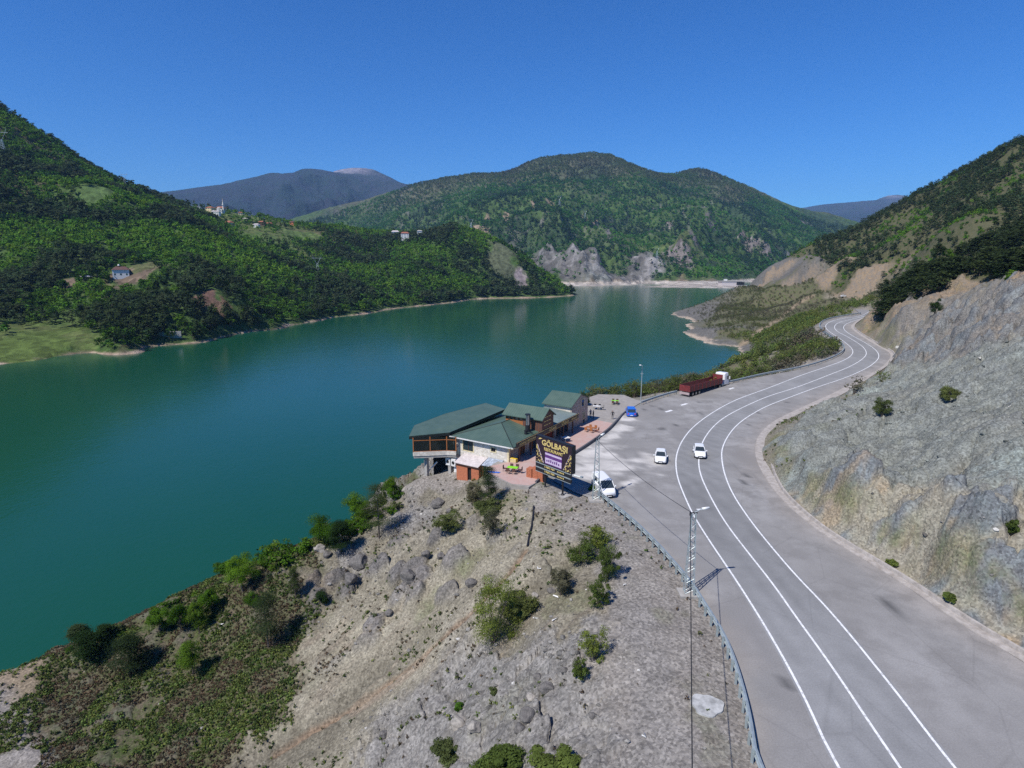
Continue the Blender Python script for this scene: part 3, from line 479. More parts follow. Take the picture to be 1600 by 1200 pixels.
# ------------------------------------------------------------------ air
hz = bpy.data.materials.new('haze'); hz.use_nodes = True; ht = hz.node_tree; ht.nodes.remove(ht.nodes['Principled BSDF'])
pv = ht.nodes.new('ShaderNodeVolumePrincipled'); pv.inputs['Color'].default_value = (.36, .62, 1, 1); pv.inputs['Density'].default_value = HAZE
pv.inputs['Anisotropy'].default_value = 0.0
ht.links.new(pv.outputs[0], ht.nodes['Material Output'].inputs['Volume'])
mb = MB(); mb.box(-9500, -900, -75-30, 9500, 12300, 1500); tag(mb.build('haze', hz), 'thin blue haze lying in the valley air', 'haze', None, 'stuff')
# ------------------------------------------------------------------ road, lay-by, paving
def attr_cols(me, pts, fn):
    A, B = fn(pts)
    for n, cc in (('ColA', A), ('ColB', B)):
        a = me.color_attributes.new(n, 'FLOAT_COLOR', 'POINT'); a.data.foreach_set('color', np.c_[cc, np.ones(len(cc))].astype(np.float32).ravel())
def sheet(name, P, zf, step, mat, colfn=None, kind='structure', skirt=0):
    P = np.asarray(P, float); x0, y0 = P.min(0); x1, y1 = P.max(0)
    gx, gy = np.meshgrid(np.arange(x0+step*.37, x1, step), np.arange(y0+step*.41, y1, step)); gx = gx.ravel(); gy = gy.ravel()
    ok = inpoly(gx, gy, P) & (segdist(gx, gy, P) > step*.35); n = len(P)
    vs = [Vector(p) for p in P]+[Vector((a, b)) for a, b in zip(gx[ok], gy[ok])]
    v, e, f, *_ = delaunay_2d_cdt(vs, [(i, (i+1) % n) for i in range(n)], [], 1, 1e-4)
    v = np.array([tuple(q) for q in v]); zz = zf(v[:, 0], v[:, 1])
    me = bpy.data.meshes.new(name); me.from_pydata(np.c_[v, zz].tolist(), [], [list(q) for q in f]); me.materials.append(mat)
    bm = bmesh.new(); bm.from_mesh(me)
    for q in bm.faces:
        if q.normal.z < 0: q.normal_flip()
    if skirt:
        be = [q for q in bm.edges if q.is_boundary]; ex = bmesh.ops.extrude_edge_only(bm, edges=be)
        for q in ex['geom']:
            if isinstance(q, bmesh.types.BMVert): q.co.z -= skirt
    bm.to_mesh(me); bm.free()
    if colfn:
        pts = np.array([tuple(q.co) for q in me.vertices]); attr_cols(me, pts, colfn)
    return tag(link(name, me), kind=kind)
def ribbon(mb, P, wd, z, zf=zr):
    L_ = offset(P, -wd/2); R_ = offset(P, wd/2); n = len(P)
    vs = [(a[0], a[1], float(zf(a[1]))+z) for a in L_]+[(a[0], a[1], float(zf(a[1]))+z) for a in R_]
    mb.add(vs, [(i, n+i, n+i+1, i+1) for i in range(n-1)])
road_m = NM('asphalt'); p = road_m.pos()
f1 = road_m.ramp(road_m.noise(.35, 6, .7), (.4, 0.), (.6, 1.)); cb = road_m.mix(f1, road_m.attr('ColA'), road_m.attr('ColB'))
cb = road_m.mix(.5, cb, road_m.ramp(road_m.noise(9, 4, .8), (.35, .72), (.65, 1.25)), 'MULTIPLY')
cr = road_m.ramp(road_m.vor(.16, road_m.pos((1, .55, 1)), feat='DISTANCE_TO_EDGE'), (.0, .72), (.012, 1.))
cb = road_m.mix(.35, cb, cr, 'MULTIPLY')
road_m.col(cb).rough(.9, .25); road_m.bump(road_m.noise(14, 4, .8), .5, .02); M['asphalt'] = road_m.m
CONC = np.array([atz(u, v)[:2] for u, v in [(893, 712), (920, 697), (950, 678), (968, 662), (979, 652), (978, 668), (968, 684), (952, 694), (962, 702), (990, 722), (996, 742), (985, 752), (940, 738), (912, 740), (893, 735)]])
def lay_cols(pt):
    x, y = pt[:, 0], pt[:, 1]; n = fbm(x/9, y/9, 5, 201)[:, None]; n2 = fbm(x/2.5, y/2.5, 4, 203)[:, None]
    A = np.array([.268, .260, .250])+n*.06; B = np.array([.220, .212, .203])+n2*.03
    s_ = sdf(x, y, CONC); c_ = np.clip((1.6-s_+fbm(x/3.5, y/3.5, 5, 205)*6)/2.2, 0, 1)[:, None]
    c2 = c_*np.clip(1.05+fbm(x/5, y/2.2, 4, 206)*2.4, 0, 1)[:, None]
    A = A*(1-c2)+c2*np.array([.58, .555, .52]); B = B*(1-c2*.85)+c2*.85*np.array([.50, .48, .45])
    d = segdist(x, y, CURB, False); e = np.clip(1-d/(3+fbm(x/6, y/6, 4, 209)*3), 0, 1)[:, None]*.5*(x > 22)[:, None]
    A = A*(1-e)+e*np.array([.34, .30, .265]); B = B*(1-e)+e*np.array([.25, .225, .20])
    d = segdist(x, y, RAIL_A, False); e = np.clip(1-d/(2+fbm(x/3, y/3, 4, 211)*2.5), 0, 1)[:, None]*.6
    A = A*(1-e)+e*np.array([.34, .31, .275]); B = B*(1-e)+e*np.array([.28, .25, .225])
    st = np.clip((fbm(x/6, y/14, 4, 213)-.25)*5, 0, 1)[:, None]*.5; A = A*(1-st)+st*np.array([.16, .15, .145])
    sp = (np.clip((vn(x/1.3, y/2.6, 215)-.86)*12, 0, 1)*np.clip(fbm(x/12, y/12, 3, 216)*4, 0, 1))[:, None]; A = A*(1-sp*.75)+sp*.75*.06; B = B*(1-sp*.75)+sp*.75*.06
    return A, B
sheet('lay_by_asphalt', ASPH, lambda x, y: zr(y), .7, M['asphalt'], lay_cols)
ll = offset(LL, -.25)[::2]; rr_ = offset(RR, .25)[::2]
def lane_cols(pt):
    x, y = pt[:, 0], pt[:, 1]; d = segdist(x, y, CC[::2], False); tr = (np.exp(-((d-.9)/.35)**2)+np.exp(-((d-2.4)/.35)**2))[:, None]
    n = fbm(x/8, y/20, 4, 221)[:, None]; A = np.array([.250, .250, .248])+n*.06-tr*.035; return A, A*.88
sheet('road', np.vstack([ll[:, :2], rr_[::-1, :2]]), lambda x, y: zr(y)+.005, .9, M['asphalt'], lane_cols)
pm = NM('road_paint'); pm.col(pm.mix(pm.ramp(pm.noise(3, 5, .8), (.36, 0.), (.52, 1.)), (.42, .42, .41), (.80, .80, .79))).rough(.6); M['paint'] = pm.m
mb = MB(); [ribbon(mb, q, .17, .010) for q in (LL, CC, RR)]
for (u, v) in [(1045, 642.5), (1069, 632), (1143, 607)]:
    p = atroad(u, v); a = np.array([p[0]-1.6, p[1]-1.7]); ribbon(mb, np.array([[p[0]-.8, p[1]-.7], [p[0], p[1]], [p[0]+.8, p[1]+.7]]), .55, .009)
p = atz(1095, 796); ribbon(mb, np.array([[p[0]-.5, p[1], 0], [p[0]+.5, p[1]+.05, 0]]), .35, .009)
tag(mb.build('road_markings', M['paint']), kind='structure')
# concrete gutter and kerb along the cut
gm_ = NM('gutter_concrete'); gm_.col(gm_.mix(gm_.ramp(gm_.noise(1.5, 5, .7), (.35, 0.), (.65, 1.)), (.27, .24, .21), (.43, .395, .36)))
gm_.rough(.9); gm_.bump(gm_.noise(12), .5, .03); M['gutter'] = gm_.m
cg = CURB; wdt = np.interp(cg[:, 1], [-60, 40, 60, 72, 84, 110, 135, 150, 165, 180, 300], [.8, .9, .8, 1.2, 2.3, 2.8, 2.4, 1.2, .9, 1.6, .8])
T_ = np.gradient(cg[:, :2], axis=0); T_ /= np.linalg.norm(T_, axis=1)[:, None]; Nn = np.c_[T_[:, 1], -T_[:, 0]]
mb = MB(); n = len(cg); zz = zr(cg[:, 1]); vs = []
for off_, dz in ((0, .0), (.02, .09), (wdt*.75, .11), (wdt*.8, .42), (wdt*.8+.22, .44), (wdt*.8+.3, -.3)):
    q = cg[:, :2]+Nn*(np.asarray(off_)*np.ones(n))[:, None]; vs += [(a[0], a[1], b+dz) for a, b in zip(q, zz)]
mb.add(vs, [(k*n+i, (k+1)*n+i, (k+1)*n+i+1, k*n+i+1) for k in range(5) for i in range(n-1)])
tag(mb.build('kerb_gutter', M['gutter']), kind='structure')
# paved terrace
pv_ = NM('pink_paving'); b_ = pv_.n('ShaderNodeTexBrick'); mp = pv_.n('ShaderNodeMapping'); pv_.l(pv_.pos(), mp.inputs[0]); mp.inputs['Rotation'].default_value = (0, 0, -.56)
pv_.l(mp.outputs[0], b_.inputs['Vector']); b_.inputs['Scale'].default_value = 1.6; b_.inputs['Color1'].default_value = (.50, .30, .25, 1); b_.inputs['Color2'].default_value = (.44, .25, .21, 1); b_.inputs['Mortar'].default_value = (.38, .33, .30, 1); b_.inputs['Mortar Size'].default_value = .03
pv_.col(pv_.mix(pv_.ramp(pv_.noise(.8, 5, .7), (.45, 0.), (.75, .55)), b_.outputs[0], (.45, .42, .39))).rough(.85); M['paving'] = pv_.m
def pz(x, y): return np.full(np.shape(x), PLAZA_Z)
M['plazag'] = plain('terrace_concrete', (.33, .305, .275), .9, 0, .12, 1.2)
sheet('terrace', PLAZA, pz, 1.5, M['plazag'], None, 'structure', 3.5)
def pave(*px): return np.array([atz(u, v, PLAZA_Z)[:2] for u, v in px])
sheet('paving', pave((836, 755), (826, 758.5), (800, 756), (768, 741), (757, 735), (762, 729), (793, 722), (845, 686), (893, 670), (917, 659), (933, 656.5), (957, 661), (946, 673), (925, 689), (900, 705), (878, 718)), lambda x, y: pz(x, y)+.008, 1.5, M['paving'])
M['shadekerb'] = plain('shade_toned_kerb', (.12, .12, .13), .8)  # darkness of the kerb's shadow side put into its base colour
e_ = resample(smooth_line(np.c_[PLAZA_EDGE[:-1, :2], np.zeros(len(PLAZA_EDGE)-1)], 2), .8); mb = MB()
q0 = offset(e_, -.02); q1 = offset(e_, .24)
mb.loft([[(a[0], a[1], -.1), (a[0], a[1], PLAZA_Z+.18), (b[0], b[1], PLAZA_Z+.18), (b[0], b[1], -.1)] for a, b in zip(q0, q1)]); tag(mb.build('terrace_kerb', M['shadekerb']), kind='structure')
# ------------------------------------------------------------------ plants
def leaf_mat(name, mul=1.0, objrand=True):
    m = NM(name); c = m.attr('Tint')
    if objrand:
        oi = m.n('ShaderNodeObjectInfo'); c = m.mix(1., c, m.ramp(oi.outputs['Random'], (0, (.62, .68, .6)), (.5, (1., 1., .9)), (1, (1.35, 1.25, .95))), 'MULTIPLY')
    c = m.mix(1., c, (mul, mul, mul), 'MULTIPLY') if mul != 1 else c
    d = m.n('ShaderNodeBsdfDiffuse'); t = m.n('ShaderNodeBsdfTranslucent'); a = m.n('ShaderNodeMixShader'); a.inputs[0].default_value = .36
    m.l(c, d.inputs[0]); m.l(c, t.inputs[0]); m.l(d.outputs[0], a.inputs[1]); m.l(t.outputs[0], a.inputs[2]); m.l(a.outputs[0], m.out.inputs[0]); return m.m
M['leaf'] = leaf_mat('foliage'); M['leafs'] = leaf_mat('foliage_mass', 1.0, False)
M['bark'] = plain('bark', (.16, .125, .10), .95, 0, .2, 6)
def crown(kind, nq, seed, size):
    """unit crown: base at 0, height 1; returns quads (nq,4,3) and per-quad shade"""
    g_ = np.random.default_rng(seed); P = np.zeros((nq, 3)); O = np.zeros((nq, 3))
    if kind == 'pine':
        nt_ = 26; hh = np.linspace(.22, 1, nt_)**.9; aa = g_.uniform(0, 6.283, nt_); rad = .36*np.sqrt(np.clip(1.06-hh, 0, 1))*g_.uniform(.6, 1.15, nt_)*np.clip((hh-.1)*4, .4, 1)
        c = g_.integers(0, nt_, nq); q = g_.uniform(.25, 1, nq)**.6; sp = g_.normal(0, 1, (nq, 3))*np.array([.085, .085, .026])
        P = np.c_[np.cos(aa[c])*rad[c]*q, np.sin(aa[c])*rad[c]*q, hh[c]+.05*q]+sp; O = np.c_[P[:, :2]*1.2, np.full(nq, .9)]+g_.normal(0, .35, (nq, 3)); hv = g_.uniform(.75, 1.2, nt_)[c]
    else:
        k = {'broad': 20, 'bush': 16, 'wisp': 30}[kind]; u_ = g_.normal(0, 1, (k, 3)); u_ /= np.linalg.norm(u_, axis=1)[:, None]
        ce = u_*g_.uniform(.3, 1., (k, 1))*np.array([.40, .40, {'broad': .36, 'bush': .34, 'wisp': .42}[kind]]); ce[:, 2] += {'broad': .54, 'bush': .36, 'wisp': .42}[kind]; ce[:, 2] = np.clip(ce[:, 2], .1, .9); ra = g_.uniform(.07, .22, k)*(1 if kind != 'wisp' else .8)
        c = g_.integers(0, k, nq); d = g_.normal(0, 1, (nq, 3)); d /= np.linalg.norm(d, axis=1)[:, None]; d[:, 2] = np.where(d[:, 2] < -.3, -d[:, 2], d[:, 2])
        P = ce[c]+d*(ra[c]*g_.uniform(.25, 1.35, nq)**.6)[:, None]; P[:, 2] = np.clip(P[:, 2], .03, 1.1); O = d+g_.normal(0, .45, (nq, 3)); hv = g_.uniform(.72, 1.25, k)[c]
    O /= np.linalg.norm(O, axis=1)[:, None]; a = np.cross(O, g_.normal(0, 1, (nq, 3))); a /= np.linalg.norm(a, axis=1)[:, None]; b = np.cross(O, a)
    s_ = size*g_.uniform(.6, 1.3, nq)[:, None]; asp = .62 if kind != 'pine' else .5
    Q = np.stack([P-a*s_, P-b*s_*asp, P+a*s_, P+b*s_*asp], 1); return Q, hv*g_.uniform(.85, 1.15, nq)
def quads_mesh(name, Q, tint, mat):
    n = len(Q); return np_mesh(name, Q.reshape(-1, 3), np.arange(n*4).reshape(n, 4), mat, False, {'Tint': np.repeat(tint, 4, 0)})
def wood_mesh(mb, kind, h, seed, r=None):
    g_ = random.Random(seed); r = r or h*.022
    if kind in ('bush', 'wisp'):
        for i in range(9):
            a = g_.uniform(0, 6.28); q = g_.uniform(.1, .34)*h; z1 = h*g_.uniform(.55, .85); mb.tube([(0, 0, -.1), (math.cos(a)*q*.4, math.sin(a)*q*.4, z1*.45), (math.cos(a)*q, math.sin(a)*q, z1)], r*.4, 4, r*.1)
        return
    mb.tube([(0, 0, -.4), (g_.uniform(-.02, .02)*h, 0, h*.35), (g_.uniform(-.04, .04)*h, g_.uniform(-.03, .03)*h, h*(.9 if kind == 'pine' else .7))], r, 6, r*.25)
    for i in range(7 if kind == 'pine' else 9):
        a = g_.uniform(0, 6.28); z0 = h*g_.uniform(.15 if kind in ('bush', 'wisp') else .3, .65); L_ = h*g_.uniform(.2, .36); mb.tube([(0, 0, z0), (math.cos(a)*L_*.5, math.sin(a)*L_*.5, z0+L_*(.15 if kind == 'pine' else .4)), (math.cos(a)*L_, math.sin(a)*L_, z0+L_*(.2 if kind == 'pine' else .8))], r*.4, 4, r*.1)
TINT = {'pine': (.044, .066, .030), 'dark': (.028, .055, .02), 'green': (.05, .115, .018), 'bright': (.085, .17, .02), 'olive': (.10, .125, .05), 'spring': (.125, .165, .045), 'grey': (.13, .125, .085), 'lime': (.11, .19, .025), 'brown': (.12, .095, .06), 'dull': (.07, .105, .03), 'mid': (.066, .14, .02)}
def tree_proto(kind, tint, nq, seed, size, parts=False, squash=1.0):
    """a mesh of unit height: crown and trunk"""
    Q, hv = crown(kind, nq, seed, size); Q[..., :2] *= squash; t = np.array(TINT[tint])*hv[:, None]
    me = quads_mesh('crown', Q, t, M['leaf']); mb = MB(); wood_mesh(mb, kind, 1.0, seed); return me, mb
def single_tree_mesh(kind, tint, nq, seed, size, squash=1.0):
    me, mb = tree_proto(kind, tint, nq, seed, size, squash=squash); tmp = bpy.data.meshes.new('t'); tmp.from_pydata(mb.v, [], mb.f)
    a = tmp.color_attributes.new('Tint', 'FLOAT_COLOR', 'POINT'); tmp.materials.append(M['leaf']); tmp.materials.append(M['bark']); tmp.polygons.foreach_set('material_index', [1]*len(tmp.polygons))
    me.name = 'crown'; tr = bpy.data.meshes.new('trunk'); tr.from_pydata(mb.v, [], mb.f); tr.materials.append(M['bark'])
    bm = bmesh.new(); bm.from_mesh(me); bm.from_mesh(tmp); me2 = bpy.data.meshes.new('tree'); bm.to_mesh(me2); bm.free(); me2.materials.append(M['leaf']); me2.materials.append(M['bark'])
    return me2, me, tr
def mass(name, P, hts, tints, kinds, nq, size, label, cat, fade=None):
    """many plants nobody could count, as one mesh"""
    lib = {k: [crown(k, nq, s_, size) for s_ in range(40, 44)] for k in set(kinds)}; allQ = []; allT = []
    order = rng.integers(0, 4, len(P)); rot = rng.uniform(0, 6.283, len(P)); kinds = np.array(kinds)
    for k in lib:
        for j in range(4):
            m_ = (kinds == k) & (order == j)
            if not m_.any(): continue
            Q, hv = lib[k][j]; c, s_ = np.cos(rot[m_])[:, None, None], np.sin(rot[m_])[:, None, None]; h_ = hts[m_][:, None, None]
            x_ = (Q[None, ..., 0]*c-Q[None, ..., 1]*s_)*h_; y_ = (Q[None, ..., 0]*s_+Q[None, ..., 1]*c)*h_; z_ = Q[None, ..., 2]*h_
            V = np.stack([x_, y_, z_], -1)+P[m_][:, None, None, :]; allQ.append(V.reshape(-1, 4, 3)); allT.append((tints[m_][:, None, :]*hv[None, :, None]).reshape(-1, 3))
    Q = np.concatenate(allQ); Tn = np.concatenate(allT); me = quads_mesh(name, Q, Tn, M['leafs']); return tag(link(name, me), label, cat, None, 'stuff')
def scatter(Fd, n, azr, rr, dens, margin=12, sd=1):
    g_ = np.random.default_rng(sd); a = g_.uniform(R(azr[0]), R(azr[1]), n); r_ = np.sqrt(g_.uniform(rr[0]**2, rr[1]**2, n)); x_ = r_*np.sin(a); y_ = r_*np.cos(a)
    z_ = Fd.at(x_, y_); vis = Fd.at(x_, y_, Fd.vis(margin).astype(float)) > .3; d_ = np.zeros(n)
    for k, q in dens.items():
        if k in Fd.W: d_ += q*Fd.at(x_, y_, Fd.W[k])
    ok = vis & (g_.uniform(0, 1, n) < d_); return np.c_[x_, y_, z_][ok]
def pick(P, table, seed, sc):     # species by patches; table: (threshold, kind, tint, hmin, hmax)
    v = fbm(P[:, 0]/sc, P[:, 1]/sc, 4, seed)+rng.normal(0, .13, len(P))-(np.clip((P[:, 2]-90)/50, 0, 1)*.28 if seed == 301 else 0); kinds = []; tn = np.zeros((len(P), 3)); ht = np.zeros(len(P))
    for i, q in enumerate(v):
        for th, k, t, h0, h1 in table:
            if q < th: break
        kinds.append(k); tn[i] = np.array(TINT[t])*rng.uniform(.75, 1.25)*np.array([rng.uniform(.85, 1.2), 1, 1]); ht[i] = rng.uniform(h0, h1)
    return kinds, tn, ht
def individuals(P, kinds, tn, ht, names, label_of, group_of, protos):
    """the 300 largest in view become objects of their own; returns the mask of the rest"""
    keep = np.ones(len(P), bool); vis_sz = ht/np.linalg.norm(P-np.array([0, 0, H]), axis=1)
    px = 800+F*P[:, 0]/np.maximum(P[:, 1]*cP-(P[:, 2]-H)*sP, 1); inside = (px > -20) & (px < 1620)
    for kd in set(kinds):
        if kd not in names: continue
        ix = [i for i in np.argsort(-vis_sz) if kinds[i] == kd and inside[i]][:names[kd][1]]
        for i in ix:
            pm_ = protos[kd][rng.integers(0, len(protos[kd]))]; rz_ = rng.uniform(0, 6.28)
            if vis_sz[i] > .019:           # near enough to tell crown from trunk
                o = empty(names[kd][0], P[i], rz_); link('crown', pm_[1], o); link('trunk', pm_[2], o)
            else: o = link(names[kd][0], pm_[0], None, P[i], rz_)
            o.scale = (ht[i],)*3; o.rotation_euler[0] = rng.normal(0, .03)
            tag(o, label_of[kd], names[kd][2], group_of[kd]); keep[i] = False
    return keep
# wood on the far shore
P = scatter(Lf, 36000, (-50, 12), (285, 1120), {'F': 1., 'f': .9, 'm': .10, 't': .05, 'v': .12, 'p': .2}, 14, 5)
P = P[P[:, 2] > WZ+1.7]
for cx, cy, rad in clear: P = P[np.hypot(P[:, 0]-cx, (P[:, 1]-cy)*.6) > rad*.95]
kinds, tn, ht = pick(P, [(-.24, 'pine', 'pine', 7, 11), (-.12, 'broad', 'dark', 6, 9), (.03, 'broad', 'green', 5, 9), (.14, 'broad', 'mid', 5, 8), (9, 'broad', 'bright', 4.5, 8)], 301, 60); tn = tn*1.3
pr = {'broad': [single_tree_mesh('broad', t, 190, s_, .075) for s_, t in ((1, 'dark'), (2, 'green'), (3, 'bright'), (4, 'green'))], 'pine': [single_tree_mesh('pine', 'pine', 200, s_, .075) for s_ in (5, 6, 7)]}
k_ = individuals(P, kinds, tn, ht, {'broad': ('broadleaf_tree', 290, 'tree'), 'pine': ('conifer_tree', 60, 'tree')}, {'broad': 'round leafy green tree in the wood on the far shore of the lake', 'pine': 'dark pointed conifer among the leafy trees across the lake'}, {'broad': 'leafy trees across the lake', 'pine': 'conifers across the lake'}, pr)
kk = np.array(kinds); dd = np.hypot(P[:, 0], P[:, 1]); nr_ = k_ & (dd < 620); fr_ = k_ & (dd >= 620)
print('far shore trees', len(P))
mass('far_shore_wood', P[nr_], ht[nr_], tn[nr_], list(kk[nr_]), 80, .105, 'dense green wood covering the hillside on the far shore', 'wood')
mass('upper_wood', P[fr_], ht[fr_]*1.1, tn[fr_], list(kk[fr_]), 34, .15, 'distant wood along the upper left hill and headland', 'wood')
# woods of the central mountain
P = scatter(Md, 60000, (-32, 36), (1290, 2950), {'F': 1., 'f': 1., 'G': .9, 'm': .25, 'v': .16, 'p': .2}, 30, 6)
P = P[P[:, 2] > WZ+12]
kinds, tn, ht = pick(P, [(-.30, 'pine', 'dark', 9, 14), (.02, 'broad', 'green', 8, 12), (.22, 'broad', 'mid', 8, 12), (9, 'broad', 'bright', 7, 11)], 311, 170); tn = tn*np.array([.92, 1.22, 1.3])
hi_ = np.clip((P[:, 2]-290+fbm(P[:, 0]/180, P[:, 1]/180, 4, 99)*120)/80, 0, 1)[:, None]*.7; tn = tn*(1-hi_)+hi_*np.array([.11, .10, .055])
print('mountain trees', len(P)); mass('mountain_wood', P, ht, tn, kinds, 16, .20, 'distant green wood covering the central mountain', 'wood')
# pine slope on the right
P = scatter(N, 52000, (8, 50), (120, 860), {'f': .55, 'h': .34, 'p': .02, 'o': .04, 'v': .14}, 16, 7)
P = P[(P[:, 2] > 9) | (P[:, 0] > .9*P[:, 1])]; P = P[sdf(P[:, 0], P[:, 1], ASPH) > 3]
P = P[(N.at(P[:, 0], P[:, 1], N.W['f']+N.W['h']) > .3)]
kinds, tn, ht = pick(P, [(.0, 'pine', 'pine', 3.6, 6.6), (.1, 'bush', 'dark', 2, 4), (.25, 'bush', 'green', 2, 4), (9, 'bush', 'bright', 2, 4.2)], 321, 28); tn = tn*1.45
pr = {'pine': [single_tree_mesh('pine', 'pine', 420, s_, .055, 1.5) for s_ in (11, 12, 13, 14)], 'bush': [single_tree_mesh('bush', t, 260, s_, .07, 1.25) for s_, t in ((15, 'green'), (16, 'bright'), (17, 'dark'))]}
k_ = individuals(P, kinds, tn, ht, {'pine': ('pine_tree', 290, 'tree'), 'bush': ('hillside_bush', 200, 'bush')}, {'pine': 'spreading dark pine standing on the steep slope above the road cut', 'bush': 'bright green bush growing between the pines above the road cut'}, {'pine': 'pines on the right hillside', 'bush': 'bushes on the right hillside'}, pr)
kk = np.array(kinds); print('right slope', len(P)); mass('slope_wood', P[k_], ht[k_], tn[k_], list(kk[k_]), 90, .10, 'scattered pines and scrub covering the steep right hillside', 'wood')
# spring scrub between the road and the inlet
P = scatter(N, 60000, (7, 34), (120, 640), {'b': 1., 'v': .30, 't': .10, 's': .2, 'd': .6}, 6, 8)
P = P[(P[:, 2] > WZ+2.5)]; P = P[(sdf(P[:, 0], P[:, 1], ASPH) > 1.8) & (P[:, 0]*.95 < P[:, 1]) & (segdist(P[:, 0], P[:, 1], CURB[::4], False) > 9) & ((P[:, 1] > 128) | (sdf(P[:, 0], P[:, 1], PLAZA) > 3)) & (N.at(P[:, 0], P[:, 1], N.W['f']+N.W['h']) < .3)]; P = P[rng.uniform(0, 1, len(P)) < np.clip(fbm(P[:, 0]/30, P[:, 1]/30, 3, 331)*3+.9, .15, 1)*np.where(np.hypot(P[:, 0], P[:, 1]) > 390, .5, 1)]
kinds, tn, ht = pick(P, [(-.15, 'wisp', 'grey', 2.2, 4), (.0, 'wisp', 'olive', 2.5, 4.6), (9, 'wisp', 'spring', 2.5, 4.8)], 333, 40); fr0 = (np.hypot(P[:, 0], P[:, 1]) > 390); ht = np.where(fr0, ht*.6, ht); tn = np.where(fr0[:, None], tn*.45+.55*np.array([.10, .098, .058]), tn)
pr = {'wisp': [single_tree_mesh('wisp', t, 330, s_, .035, 1.1) for s_, t in ((21, 'spring'), (22, 'olive'), (23, 'spring'), (24, 'grey'))]}
k_ = individuals(P, kinds, tn, ht, {'wisp': ('young_tree', 280, 'tree')}, {'wisp': 'thin young tree with fresh yellow green leaves below the road barrier'}, {'wisp': 'young trees between road and inlet'}, pr)
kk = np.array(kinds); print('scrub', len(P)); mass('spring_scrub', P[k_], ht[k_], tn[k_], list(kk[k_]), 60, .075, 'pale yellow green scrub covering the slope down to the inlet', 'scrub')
# low cover on the near slope
xs = scatter(N, 220000, (-48, 32), (30, 130), {'g': .9, 's': .10, 'r': .05, 'd': .02, 't': .12}, 3, 9)
xs = xs[(sdf(xs[:, 0], xs[:, 1], ASPH) > 1) & (sdf(xs[:, 0], xs[:, 1], PLAZA) > .3) & (xs[:, 2] > WZ+.2)]
cov = fbm(xs[:, 0]/5, xs[:, 1]/5, 5, 341); gw = N.at(xs[:, 0], xs[:, 1], N.W['g']); xs = xs[(cov > .0-.30*(gw > .4)) | (rng.uniform(0, 1, len(xs)) < .06)]
kinds, tn, ht = pick(xs, [(-.02, 'bush', 'brown', .15, .4), (.12, 'bush', 'olive', .2, .5), (.25, 'bush', 'dull', .25, .55), (9, 'bush', 'spring', .25, .5)], 343, 3)
print('cover', len(xs)); mass('ground_cover', xs, ht, tn*1.05, kinds, 14, .26, 'low green heath and grass tufts covering the near slope', 'ground cover')
# ------------------------------------------------------------------ materials of built things
M['roof'] = (lambda m: (m.col(m.mix(m.ramp(m.noise(.5, 5, .7), (.35, 0.), (.7, 1.)), (.045, .075, .06), (.07, .105, .085))).rough(.55, .4), m.bump(m.n('ShaderNodeTexWave').outputs[1], .0, .01), m.m)[-1])(NM('green_metal_roof'))
def roof_mat(name, c1, c2, rot):
    m = NM(name); wv = m.n('ShaderNodeTexWave'); mp = m.n('ShaderNodeMapping'); m.l(m.pos(), mp.inputs[0]); mp.inputs['Rotation'].default_value = (0, 0, rot); m.l(mp.outputs[0], wv.inputs[0])
    wv.inputs['Scale'].default_value = .75; wv.inputs['Distortion'].default_value = 0; c = m.mix(m.ramp(m.noise(.6, 5, .7), (.35, 0.), (.7, 1.)), c1, c2)
    c = m.mix(1, c, m.ramp(wv.outputs[1], (.0, .78), (.12, 1.)), 'MULTIPLY'); m.col(c).rough(.5, .45); m.bump(wv.outputs[1], .5, .04); return m.m
HEAD = 32.356*math.pi/180
M['roof'] = roof_mat('green_metal_roof', (.062, .105, .082), (.088, .135, .105), HEAD)
M['roof2'] = roof_mat('pale_green_roof', (.15, .19, .18), (.22, .27, .25), HEAD)
M['fascia'] = plain('dark_fascia', (.018, .022, .020), .6)
def stone_mat(name, c1, c2, sc=2.4):
    m = NM(name); b = m.n('ShaderNodeTexVoronoi', feature='F1'); mp = m.n('ShaderNodeMapping'); m.l(m.pos(), mp.inputs[0]); mp.inputs['Scale'].default_value = (1, 1, 1.7); m.l(mp.outputs[0], b.inputs[0]); b.inputs['Scale'].default_value = sc
    e = m.vor(sc, mp.outputs[0], feat='DISTANCE_TO_EDGE'); c = m.mix(m.ramp(b.outputs['Color'], (.2, 0.), (.8, 1.)), c1, c2); c = m.mix(m.ramp(e, (.03, 0.), (.08, 1.)), (.50, .47, .42), c)
    m.col(c).rough(.9); m.bump(e, .5, .03); return m.m
M['stone'] = stone_mat('pale_stone_wall', (.52, .47, .39), (.70, .65, .56)); M['stone_b'] = stone_mat('brown_stone_wall', (.30, .22, .17), (.42, .34, .27))
M['cream'] = plain('cream_trim', (.72, .62, .38), .7); M['white'] = plain('white_trim', (.76, .75, .72), .6); M['brick'] = plain('red_brick', (.50, .17, .085), .9, 0, .18, 5)
M['conc'] = plain('grey_concrete', (.40, .38, .35), .9, 0, .15, 2); M['wood'] = plain('dark_brown_wood', (.13, .065, .05), .7, 0, .2, 5); M['owood'] = plain('orange_wood', (.38, .14, .045), .6, 0, .15, 5)
M['glass'] = (lambda m: (m.col((.03, .04, .045)).rough(.08, .8), m.m)[-1])(NM('dark_glass')); M['dark'] = plain('black_void', (.012, .012, .012), .9)
M['black'] = plain('black_metal', (.015, .015, .018), .5, 0, .1, 4, .5); M['steel'] = plain('galvanised_steel', (.42, .48, .49), .45, .35, .12, 3); M['chrome'] = plain('stainless_steel', (.45, .46, .48), .25, .9)
